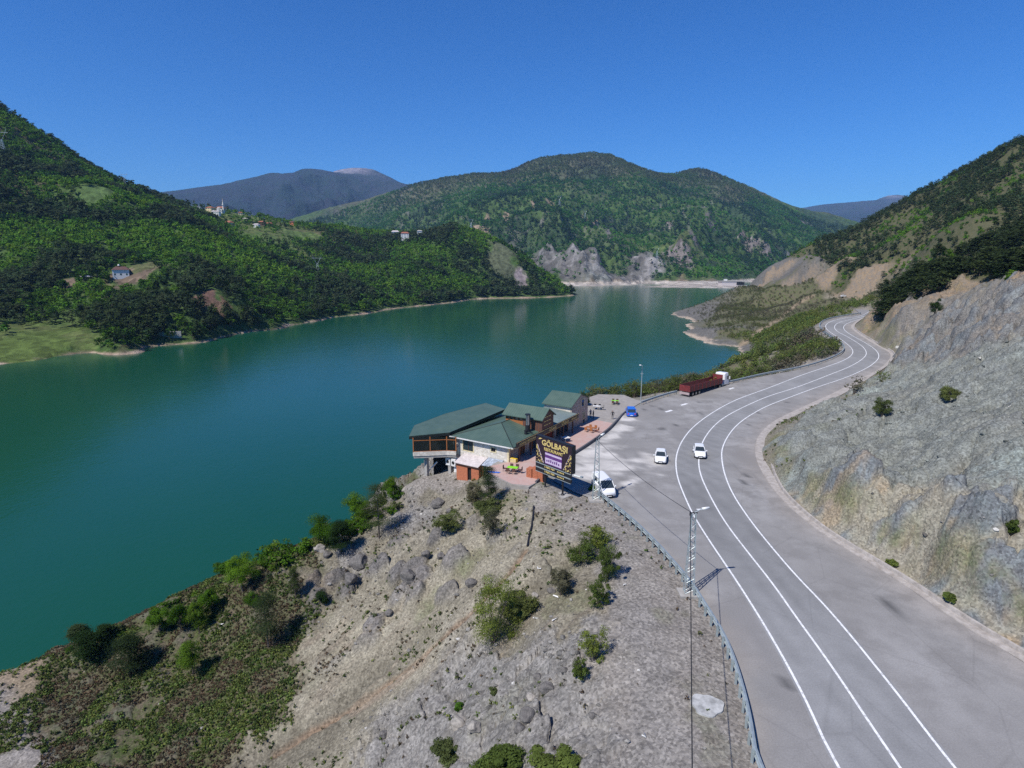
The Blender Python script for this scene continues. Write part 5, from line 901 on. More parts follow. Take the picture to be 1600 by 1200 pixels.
def car(name, loc, rz, paint, label, cat='car', L_=4.2, w_=.86, h_=1.42, kind='sedan', group=None):
    o = empty(name, tuple(loc), rz, label, cat, group); hw = w_; f = L_/2
    if kind == 'van': B = [(-f, .8, .78, .35, 1.25), (-f+.15, .98, .96, .25, 1.32), (-f*.5, 1, 1, .25, 1.32), (f*.4, 1, 1, .25, 1.30), (f*.72, 1, .98, .25, 1.22), (f*.93, .97, .86, .27, 1.0), (f, .86, .72, .35, .78)]
    elif kind == 'box': B = [(-f, .88, .86, .38, 1.0), (-f+.12, 1, .97, .25, 1.05), (0, 1, .98, .22, 1.04), (f*.45, 1, .96, .22, 1.0), (f*.85, .97, .84, .25, .86), (f, .82, .68, .32, .66)]
    else: B = [(-f, .84, .80, .38, .86), (-f+.12, .96, .92, .27, .95), (-f*.55, 1, .95, .22, .97), (f*.1, 1, .95, .22, .95), (f*.5, 1, .93, .22, .90), (f*.85, .96, .82, .25, .76), (f, .8, .62, .33, .60)]
    m = MB(); m.loft([ring(x, a*hw, b*hw, c, d, .1) for x, a, b, c, d in B]); body = m.build('body', paint, o, smooth=False)
    for p in body.data.polygons: p.use_smooth = True
    if kind == 'van': G = [(-f+.05, .86, 1.25), (-f+.14, .84, 1.92), (f*.38, .84, 1.92), (f*.76, .88, 1.2)]; wz = 1.28
    elif kind == 'box': G = [(-f+.06, .86, .98), (-f+.2, .80, 1.68), (f*.08, .80, 1.68), (f*.52, .86, .96)]; wz = 1.0
    else: G = [(-f+.22, .84, .9), (-f+.75, .72, h_-.05), (f*.0, .72, h_-.05), (f*.46, .86, .90)]; wz = .93
    tz = G[1][2]; m = MB(); z0 = G[0][2]-.05
    def gp(x, wf, z): return [(x, -wf*hw, z), (x, wf*hw, z)]
    lo = .93*hw; hi = G[1][1]*hw
    vs = [(G[0][0], -lo, z0), (G[3][0], -lo, z0), (G[3][0], lo, z0), (G[0][0], lo, z0), (G[1][0], -hi, tz), (G[2][0], -hi, tz), (G[2][0], hi, tz), (G[1][0], hi, tz)]
    m.add(vs, [(0, 1, 5, 4), (1, 2, 6, 5), (2, 3, 7, 6), (3, 0, 4, 7), (4, 5, 6, 7), (3, 2, 1, 0)]); m.build('windows', M['glass'], o)
    m = MB(); m.loft([[(x, -hi*k-.0, tz-.02), (x, -hi*k, tz+.03), (x, -hi*.8*k, tz+.07), (x, hi*.8*k, tz+.07), (x, hi*k, tz+.03), (x, hi*k, tz-.02)] for x, k in ((G[1][0]-.05, .9), (G[1][0]+.08, 1.03), (G[2][0]-.1, 1.03), (G[2][0]+.06, .92))]); m.build('roof', paint, o)
    m = MB(); V_ = [Vector(v) for v in vs]
    for a, b in ((0, 4), (1, 5), (2, 6), (3, 7)): m.tube([V_[a], V_[b]], .045, 4)
    for t in ((.36, .68) if kind != 'van' else (.34, .62)):
        for a, b, c, d in ((0, 1, 4, 5), (3, 2, 7, 6)): m.tube([V_[a].lerp(V_[b], t), V_[c].lerp(V_[d], t)], .04, 4)
    if kind == 'van':
        for s_ in (-1, 1): m.add([(G[0][0]+.02, s_*lo*1.005, z0), (G[0][0]+.75, s_*lo*1.005, z0), (G[1][0]+.65, s_*hi*1.005, tz), (G[1][0], s_*hi*1.005, tz)], [(0, 1, 2, 3)])
    m.build('pillar', paint, o)
    for s_ in (-1, 1):
        m = MB(); m.box(f-.22, s_*hw*.62-.17, B[-1][4]-.14, f-.035, s_*hw*.62+.17, B[-1][4]+.05); m.build('headlight', M['lamp'], o, bevel=.03)
        m = MB(); m.box(-f-.01, s_*hw*.72-.11, B[0][4]-.32, -f+.1, s_*hw*.72+.11, B[0][4]-.05); m.build('tail_light', M['rlamp'], o)
        m = MB(); m.box(G[3][0]-.35, s_*(hw+.02)-.0, z0+.02, G[3][0]-.2, s_*(hw+.2), z0+.2); m.build('mirror', paint, o, bevel=.02)
    m = MB(); m.box(f-.06, -.42*hw, .36, f+.015, .42*hw, .52); m.build('grille', M['black'], o); m = MB(); m.box(f+.0, -.25, .30, f+.03, .25, .40); m.build('number_plate', M['lamp'], o)
    m = MB(); m.box(-f-.02, -.25, .45, -f+.0, .25, .56); m.build('number_plate', M['lamp'], o)
    m = MB(); m.box(-f*.97, -hw*.8, .2, f*.97, hw*.8, .34); m.build('underbody', M['black'], o); wheels(o, (-f*.62, f*.62), hw+.01, .32); return o
pc = atz(1032, 719); car('white_car', pc, math.atan2(-1, -.25), M['carwhite'], 'white hatchback parked in the lay-by to the left of the road line', kind='sedan')
pc = atz(1092.5, 711); pc[2] = .012; car('white_car', pc, math.atan2(-1, -.22), M['carwhite'], 'white saloon driving on the road over the middle line', kind='sedan', L_=4.3)
va = atz(933, 733, 2)[:2]; vb = atz(956, 757, 2)[:2]; dv = vb-va; pc = (va+vb)/2; car('white_van', (pc[0]-.1, pc[1]-.2, 0), math.atan2(dv[1], dv[0]), M['carwhite'], 'white minibus parked behind the lattice pole next to the billboard', 'van', 4.8, .92, kind='van')
pc = atz(985.5, 649); car('blue_van', pc, math.atan2(1, .12), M['carblue'], 'bright blue small passenger van seen from behind at the terrace end', 'van', 4.1, .88, kind='box')
fc_ = N.hit(1318, 465); car('white_car', (fc_.x, fc_.y, fc_.z+.25), math.atan2(.2, 1), M['carwhite'], 'tiny distant white car on the far road below the orange rock cut', 'car', 4.4)
# truck
ta = atz(1069, 624)[:2]; tb = atz(1131, 606.5)[:2]; dv = tb-ta; tl = np.linalg.norm(dv); tr_ = empty('tipper_truck', (ta[0], ta[1], float(zr(ta[1]))), math.atan2(dv[1], dv[0]), 'long maroon open semi trailer truck with white cab parked by the barrier', 'truck')
def tp(name, mat, fn, par=None, **k):
    m = MB(); fn(m); return m.build(name, mat, par or tr_, **k)
TLn = tl-3.4
tp('trailer_side', M['maroon'], lambda m: (m.box(0, -1.25, 1.15, TLn, -1.17, 2.45), m.box(0, 1.17, 1.15, TLn, 1.25, 2.45), [m.box(x_, s_*1.25-.05, 1.1, x_+.1, s_*1.25+.05, 2.5) for x_ in np.linspace(0, TLn-.1, 9) for s_ in (-1, 1)]))
tp('tailgate', M['maroon'], lambda m: (m.box(-.06, -1.25, 1.15, .02, 1.25, 2.45), m.box(-.1, -.05, 1.15, -.06, .05, 2.45))); tp('headboard', M['maroon'], lambda m: m.box(TLn, -1.25, 1.15, TLn+.12, 1.25, 3.1)); tp('trailer_floor', M['sand'], lambda m: m.box(0.03, -1.16, 1.1, TLn, 1.16, 1.3))
tp('chassis', M['black'], lambda m: (m.box(.1, -.5, .75, TLn+1.6, -.3, 1.08), m.box(.1, .3, .75, TLn+1.6, .5, 1.08))); tp('rear_bumper', M['sand'], lambda m: m.box(-.12, -1.2, .45, 0, 1.2, .95)); wheels(tr_, (1.4, 2.7, 4.0, TLn-.9, TLn+2.4), 1.22, .5, .35)
cb_ = tp('cab', M['carwhite'], lambda m: m.loft([ring(TLn+1.15, 1.22, 1.15, .6, 3.15, .15), ring(TLn+1.5, 1.25, 1.2, .6, 3.35, .2), ring(TLn+2.7, 1.25, 1.2, .5, 3.35, .2), ring(TLn+3.25, 1.22, 1.05, .5, 2.6, .2), ring(TLn+3.35, 1.18, 1.1, .5, 1.7, .15)])); tp('windscreen', M['glass'], lambda m: m.add([(TLn+3.37, -1.02, 1.75), (TLn+3.37, 1.02, 1.75), (TLn+3.02, .98, 2.95), (TLn+3.02, -.98, 2.95)], [(0, 1, 2, 3)]), cb_)
for s_ in (-1, 1): tp('side_window', M['glass'], lambda m: m.box(TLn+2.1, s_*1.25-.01, 1.8, TLn+2.85, s_*1.25+.01, 2.6), cb_); tp('mirror', M['carwhite'], lambda m: m.box(TLn+3.0, s_*1.45-.08, 1.8, TLn+3.1, s_*1.45+.08, 2.5), cb_)
tp('fuel_tank', M['steel'], lambda m: (m.box(TLn-.1+.3, -1.2, .5, TLn+1.2, -.7, 1.0)), bevel=.06)
# ------------------------------------------------------------------ terrace furniture and people
def on(u, v, z=None):
    return tuple(atz(u, v, PLAZA_Z if z is None else z)+[0, 0, .01])
def table(u, v, rz, top, leg, label, n=4, sz=(1.5, .85), rnd=False):
    p = on(u, v); o = empty('table', p, rz, label, 'table'); m = MB(); m.box(-sz[0]/2, -sz[1]/2, .71, sz[0]/2, sz[1]/2, .75); m.build('tabletop', M[top], o, bevel=.01)
    for sx in (-1, 1):
        for sy in (-1, 1): m = MB(); m.bar((sx*(sz[0]/2-.1), sy*(sz[1]/2-.1), 0), (sx*(sz[0]/2-.1), sy*(sz[1]/2-.1), .71), .035); m.build('leg', M[leg], o)
    return o
def chair(loc, rz, mat, label, group):
    o = empty('chair', loc, rz, label, 'chair', group); m = MB(); m.box(-.23, -.23, .42, .23, .23, .47); m.build('seat', M[mat], o); m = MB(); m.box(-.23, .19, .47, .23, .24, .92); m.build('backrest', M[mat], o)
    for sx in (-1, 1):
        for sy in (-1, 1): m = MB(); m.bar((sx*.2, sy*.2, 0), (sx*.2, sy*.2, .42), .03); m.build('leg', M[mat], o)
    return o
def chairs_at(tb, mat, offs, label, group):
    first = None
    for dx, dy, rz in offs:
        c, s_ = math.cos(tb.rotation_euler[2]), math.sin(tb.rotation_euler[2]); l_ = (tb.location[0]+dx*c-dy*s_, tb.location[1]+dx*s_+dy*c, tb.location[2])
        first = chair(l_, tb.rotation_euler[2]+rz, mat, label, group) if first is None else copy_tree(first, None, l_, tb.rotation_euler[2]+rz) and first
O4 = [(-.42, .75, 0), (.42, .75, 0), (-.42, -.75, math.pi), (.42, -.75, math.pi)]
t1 = table(801, 738, -.3, 'lime', 'wood', 'lime green topped table on the pink paving in front of the stone wall'); chairs_at(t1, 'wood', O4+[(1.15, 0, -1.57), (-1.15, 0, 1.57)], 'dark brown chair at the lime green table near the billboard', 'chairs round the near lime green table')
t2 = table(961, 631.5, -.2, 'lime', 'wood', 'lime green topped table far out at the lake edge of the terrace'); chairs_at(t2, 'wood', O4, 'dark chair at the far lime green table by the lake edge', 'chairs round the far lime green table')
t3 = table(932.5, 640, -.2, 'white', 'steel', 'white topped table behind the tall stone house on the grey terrace'); chairs_at(t3, 'black', [(1.15, 0, -1.57), (.5, .75, 0), (-.4, .75, 0)], 'dark chair beside the white topped table behind the stone house', 'chairs round the far white table')
t4 = table(884, 690, -.95, 'white', 'steel', 'white topped table in the shade under the lettered restaurant front', sz=(1.2, 1.2))
t5 = table(923, 674, -.55, 'owood', 'owood', 'orange wooden table on the sunlit pink paving', sz=(1.8, .8)); chairs_at(t5, 'owood', [(-.5, .8, 0), (.5, .8, 0), (-.5, -.8, math.pi), (.5, -.8, math.pi), (1.25, 0, -1.57)], 'orange wooden chair at the orange table on the sunlit pink paving', 'wooden chairs on the paving')
bn = empty('bench', on(889, 697), -.95, 'low orange wooden bench on the paving just behind the billboard', 'bench'); m = MB(); m.box(-.8, -.2, .4, .8, .2, .46); m.build('seat', M['owood'], bn)
for sx in (-1, 1): m = MB(); m.box(sx*.7-.04, -.18, 0, sx*.7+.04, .18, .4); m.build('leg', M['owood'], bn)
yb = empty('yellow_crate', on(803, 722), -HEAD, 'yellow painted wooden box against the shaded front wall', 'crate'); m = MB(); m.box(-.5, -.3, 0, .5, .3, .6); m.build('box', M['yellow'], yb, bevel=.02); m = MB(); [m.box(-.52, -.34, z_, .52, -.3, z_+.1) for z_ in (.06, .25, .44)]; m.build('slats', M['cream'], yb)
bs = empty('brick_stack', on(838, 749, .05), -.55, 'waist high stack of new red bricks at the terrace corner beside the billboard', 'brick stack'); g_ = random.Random(3)
for k, (x0, y0, hh) in enumerate(((-1.3, -.5, 1.5), (-.4, -.4, 1.85), (.5, -.5, 1.6))):
    m = MB()
    for i in range(int(hh/.1)):
        for j in range(3): m.box(x0+g_.uniform(-.01, .01), y0+j*.33+g_.uniform(-.01, .01), i*.1, x0+.82, y0+j*.33+.31, i*.1+.09)
    m.build('pallet_of_bricks', M['brick'], bs)
bk = empty('blue_sheet', on(770, 738), -.2, 'flat blue plastic sheet lying on the paving by the stone wall', 'sheet'); m = MB(); m.add([(-1, -.25, .03), (.9, -.3, .05), (1.1, .25, .03), (-.9, .3, .06), (0, 0, .1)], [(0, 1, 4), (1, 2, 4), (2, 3, 4), (3, 0, 4)]); m.build('fabric', plain('blue_plastic', (.05, .15, .55), .5), bk)
def person(loc, rz, top, trousers, hair, label, arms=0.1, h=1.74):
    k = h/1.74; V = []; E = []; Rr = []
    def ch(pts, par=None):
        ids = []
        for i, (x_, y_, z_, r_) in enumerate(pts):
            V.append((x_*k, y_*k, z_*k)); Rr.append(r_*k); ids.append(len(V)-1)
            if i: E.append((ids[-2], ids[-1]))
            elif par is not None: E.append((par, ids[0]))
        return ids
    tor = ch([(0, 0, .95, .15), (0, 0, 1.12, .13), (0, 0, 1.32, .155), (0, 0, 1.46, .09), (0, .01, 1.53, .055), (0, .02, 1.62, .095), (0, .02, 1.70, .075)])
    for s_ in (-1, 1):
        ch([(s_*.1, 0, .86, .1), (s_*.11, .02, .5, .065), (s_*.11, -.02, .1, .045), (s_*.11, .12, .04, .04)], tor[0]); ch([(s_*.2, 0, 1.41, .06), (s_*(.25+arms), .02, 1.15, .045), (s_*(.22+arms), .12, .92, .035), (s_*(.21+arms), .15, .82, .03)], tor[2])
    me = bpy.data.meshes.new('person'); me.from_pydata(V, E, []); o = bpy.data.objects.new('person', me); C.objects.link(o); sk = o.modifiers.new('s', 'SKIN')
    for i, r_ in enumerate(Rr): me.skin_vertices[0].data[i].radius = (r_, r_*.85); me.skin_vertices[0].data[i].use_root = i == 0
    sb = o.modifiers.new('b', 'SUBSURF'); sb.levels = 1; dg = bpy.context.evaluated_depsgraph_get(); m2 = bpy.data.meshes.new_from_object(o.evaluated_get(dg)); bpy.data.objects.remove(o)
    m2.materials.clear(); [m2.materials.append(x_) for x_ in (plain('skin', (.5, .3, .22), .6), plain('shirt', top, .8), plain('trousers', trousers, .8), plain('hair', hair, .8))]
    for p in m2.polygons:
        z_ = p.center.z/k; ax = abs(p.center.x)/k; p.use_smooth = True; p.material_index = 3 if (z_ > 1.64 or (z_ > 1.57 and p.center.y < 0)) else 0 if z_ > 1.49 or (ax > .2 and z_ < .92) else 1 if z_ > .95 else 2 if z_ > .07 else 3
    return tag(link('person', m2, None, loc, rz), label, 'person')
person(on(957, 655), 2.6, (.03, .03, .035), (.05, .05, .06), (.03, .02, .015), 'person in a black jacket standing alone on the terrace by the kerb')
person(on(927, 654.5), 1.2, (.02, .02, .025), (.03, .03, .04), (.03, .02, .015), 'person in dark clothes standing right of two others by the stone house corner')
person(on(922.5, 653), .4, (.25, .2, .22), (.03, .03, .05), (.03, .02, .015), 'person in a lighter top standing in the shade of the stone house')
# road sign, hose, concrete disc, barrier block
sp = atroad(1396, 553); o = empty('road_sign', (sp[0]+1.5, sp[1]+1, float(N.at(sp[0]+1.5, sp[1]+1))), 0, 'small white road sign at the outer edge of the far bend', 'road sign'); m = MB(); m.cyl(0, 0, -.2, 1.9, .04, 6); m.build('post', M['steel'], o); m = MB(); m.box(-.5, -.06, 1.3, .5, -.03, 2.0); m.build('plate', M['lamp'], o)
hs_ = [N.hit(u, v) for u, v in ((834, 792), (833, 806), (831, 822), (827, 838), (824, 856))]; m = MB(); m.tube([p+Vector((0, 0, .12)) for p in hs_], .11, 7); tag(m.build('drain_pipe', M['black']), 'black drain pipe running down the scree below the billboard', 'pipe')
cd = N.hit(1105, 1103); m = MB(); n_ = 40; g_ = random.Random(9); rad = [1.05+.09*math.sin(3*i/n_*6.28+1)+.05*math.sin(7*i/n_*6.28) for i in range(n_)]
m.prism([(cd.x+r_*math.cos(6.28*i/n_), cd.y+r_*.95*math.sin(6.28*i/n_)) for i, r_ in enumerate(rad)], cd.z-.4, cd.z+.10); M['cement'] = plain('spilled_cement', (.50, .50, .48), .9, 0, .25, 1.6); tag(m.build('cement_slab', M['cement']), 'round pale slab of hardened cement on the gravel by the barrier', 'slab')
# dam outlet building
dm = Md.hit(1140, 446); dm = Vector(atz(1142, 447, WZ)); o = empty('intake_building', (dm.x, dm.y-6, WZ), .02, 'low pale concrete building with a dark opening at the far end of the lake', 'building'); m = MB(); m.box(-32, 0, -3, 14, 26, 13); m.box(-40, -2, -3, 46, 26, 3); m.build('wall', M['tin'], o); o.scale = (.68, .8, .72); m = MB(); m.box(13.9, -.6, 3.02, 38, 24, 12); m.build('opening', M['dark'], o); m = MB(); m.box(-34, -1.2, 13, 40, 27, 15); m.build('roof', M['conc'], o); m = MB(); m.box(-20, 8, 15, -12, 16, 20); m.build('hut', M['white'], o)
# ------------------------------------------------------------------ houses, mosque, pylons
def house(Fd, u, v, w_, d_, h_, rz, wall, roof, label, name='house', flat=False, group=None):
    p = Fd.hit(u, v); o = empty(name, (p.x, p.y, p.z-.5), rz, label, 'house', group); m = MB(); m.box(-w_/2, -d_/2, -4, w_/2, d_/2, h_); m.build('wall', M[wall], o); m = MB()
    if flat: m.box(-w_/2-.4, -d_/2-.4, h_, w_/2+.4, d_/2+.4, h_+.35)
    else:
        rh = d_*.28; e = .6
        m.add([(-w_/2-e, -d_/2-e, h_), (w_/2+e, -d_/2-e, h_), (w_/2+e, d_/2+e, h_), (-w_/2-e, d_/2+e, h_), (-w_/2+d_*.25, 0, h_+rh), (w_/2-d_*.25, 0, h_+rh)], [(0, 1, 5, 4), (1, 2, 5), (2, 3, 4, 5), (3, 0, 4), (3, 2, 1, 0)])
    m.build('roof', M[roof], o); nf = max(1, int(h_/3))
    for f_ in range(nf):
        for x_ in np.linspace(-w_/2+1.6, w_/2-1.6, max(2, int(w_/3.2))): m = MB(); m.box(x_-.6, -d_/2-.06, f_*3+.9, x_+.6, -d_/2-.01, f_*3+2.2); m.build('window', M['glass'], o)
    return o
wh = house(Lf, 190, 431, 11, 9, 5.0, .5, 'white', 'wood', 'white two storey house with dark roof in a clearing on the left hillside')
m = MB(); m.tube([(-1, 0, 8.2), (-1, 0, 9.2)], .9, 10, .5); m.build('water_tank', M['white'], wh); m = MB(); m.box(5.5, -2, 0, 9.5, 3, 2.6); m.build('side_shed', M['wood'], wh)
house(Lf, 133, 437, 7, 5, 2.6, .1, 'dark', 'tin', 'low hut with pale tin roof left of the white hillside house', 'hut')
house(Lf, 358, 444, 8, 6, 3.4, .3, 'conc', 'tin', 'grey stone farm building among trees right of the hillside clearing', 'farm_building', True)
house(Lf, 255, 312, 14, 10, 9, .4, 'brick', 'tile', 'red brick building on the skyline where the left hill meets the far ranges', 'brick_building')
house(Lf, 306, 326, 14, 8, 3.5, .2, 'white', 'tin', 'long low white building left of the mosque', 'long_building', True)
for k, (u, v, w_, h_, wl, rf, lb) in enumerate([(329, 331, 10, 6, 'cream', 'tile', 'pinkish house just left of the minaret'), (345, 331, 12, 6, 'cream', 'tile', 'pinkish house just right of the minaret'), (338, 336, 11, 5, 'white', 'tin', 'white house directly below the mosque'), (376, 336, 6, 4, 'cream', 'tile', 'small cream house right of the mosque on the green slope'), (357, 351, 13, 3, 'cream', 'tile', 'orange roofed house below the village at the wood edge'), (401, 355, 8, 4, 'white', 'tin', 'small white house at the left end of the lower village row'), (410, 352, 9, 5, 'wood', 'tile', 'brown house behind the small white one in the lower row'), (421, 353, 8, 4, 'wood', 'tile', 'brown roofed house in the middle of the lower village row'), (457, 352, 9, 5, 'brick', 'wood', 'dark roofed house alone at the right end of the village'), (384, 345, 9, 3, 'conc', 'conc', 'grey barn between the two village rows'), (533, 367, 8, 4, 'cream', 'tile', 'tiny reddish house on the ridge between village and headland')]): house(Lf, u, v, w_, w_*.75, h_, .2*(k % 4)-.3, wl, rf, lb)
p = Lf.hit(341, 332); o = empty('mosque', (p.x+1, p.y+4, p.z-1), .1, 'small white mosque with slender minaret in the hilltop village', 'mosque'); m = MB(); m.box(-7, -6, -3, 5, 6, 6); m.build('wall', M['white'], o); m = MB(); m.tube([(-1, 0, 6), (-1, 0, 7.6), (-1, 0, 8.8), (-1, 0, 9.4)], 4.2, 14, .6); m.build('dome', M['conc'], o, smooth=True)
m = MB(); m.cyl(6, -2, -3, 17, 1.1, 10, .9); mn = m.build('minaret', M['white'], o); m = MB(); m.cyl(6, -2, 12.2, 13, 1.8, 10); m.build('balcony', M['white'], mn); m = MB(); m.cyl(6, -2, 17, 23, 1.0, 10, .05); m.build('spire', M['conc'], mn)
for u, v, w_, rf, lb in ((618, 374, 12, 'tin', 'white arched house, leftmost of the three on the headland ridge'), (633, 377, 12, 'tile', 'white house with red roof in the middle of the headland trio'), (656, 373, 8, 'conc', 'small white house with dark roof, rightmost on the headland ridge')):
    q = Lf.hit(u, v); oo = house(Lf, u, v, w_, w_*.7, 7, .2, 'white', rf, lb); oo.location.z += 5
w_ = Lf.hit(252, 524); m = MB(); m.box(-11, -.4, -2, 11, .4, 2.2); tag(m.build('retaining_wall', M['conc'], None, loc=w_, rz=.3), 'long low grey concrete wall above the left shore', 'wall')
def pylon(Fd, u, v, h, label):
    p = Fd.hit(u, v); o = empty('pylon', (p.x, p.y, p.z), .3, label, 'pylon'); b = h*.11; m = MB(); t_ = max(.10, h*.005)
    for sx in (-1, 1):
        for sy in (-1, 1): m.tube([(sx*b, sy*b, -3), (sx*b*.28, sy*b*.28, h*.62)], t_*1.4, 4)
        m.tube([(sx*b*.28, 0, h*.62), (sx*h*.16, 0, h*.86)], t_*1.3, 4)
    m.build('leg', M['steel'], o); m = MB(); n = 7
    for i in range(n):
        z0, z1 = h*.62*i/n, h*.62*(i+1)/n; r0, r1 = b*(1-.72*i/n), b*(1-.72*(i+1)/n)
        for sy in (-1, 1): m.tube([(-r0, sy*r0, z0), (r1, sy*r1, z1)], t_, 3); m.tube([(r0, sy*r0, z0), (-r1, sy*r1, z1)], t_, 3)
    m.build('brace', M['steel'], o); m = MB(); m.tube([(-h*.24, 0, h*.86), (h*.24, 0, h*.86)], t_*1.5, 4); m.tube([(-h*.16, 0, h*.86), (-h*.2, 0, h)], t_, 4); m.tube([(h*.16, 0, h*.86), (h*.2, 0, h)], t_, 4); m.build('cross_arm', M['steel'], o)
pylon(Lf, 6, 246, 30, 'steel pylon on the high slope at the left picture edge'); pylon(Lf, 196, 293, 19, 'steel pylon standing against the sky on the left ridge'); pylon(Lf, 497, 432, 24, 'faint steel pylon in the wood below the ridge'); pylon(Md, 874, 322, 34, 'steel pylon high on the central mountain beside a pale track'); pylon(Md, 914, 343, 30, 'steel pylon lower right on the central mountain spur'); pylon(Md, 736, 362, 38, 'steel pylon left on the central mountain above the headland'); pylon(Md, 1026, 405, 30, 'steel pylon low on the central mountain above the shore')
# ------------------------------------------------------------------ near trees and bushes
PR = {}
def near_tree(name, u, v, hpx, wpx, kind, tint, label, cat, dens=1.0, group=None, size=None):
    p = N.hit(u, v); dist = (p-Vector((0, 0, H))).length; h = hpx/F*dist*1.04; wd = wpx/F*dist; nq = int(min(14000, max(900, 2600*dens*h**1.2))); key = (kind, tint, int(h*2), int(dens*10), int(wd*2))
    if key not in PR: PR[key] = tree_proto(kind, tint, nq, hash((u, v)) % 9999 if 0 else int(u*7+v), (size or .062)/h, squash=max(.6, min(2.2, wd/h/.95)))
    me, mb_ = PR[key]; o = empty(name, (p.x, p.y, p.z-.1), rng.uniform(0, 6.28), label, cat, group); o.scale = (h, h, h); link('crown', me, o)
    if len(mb_.v): tm = bpy.data.meshes.new('trunk'); tm.from_pydata(mb_.v, [], mb_.f); tm.materials.append(M['bark']); link('trunk', tm, o)
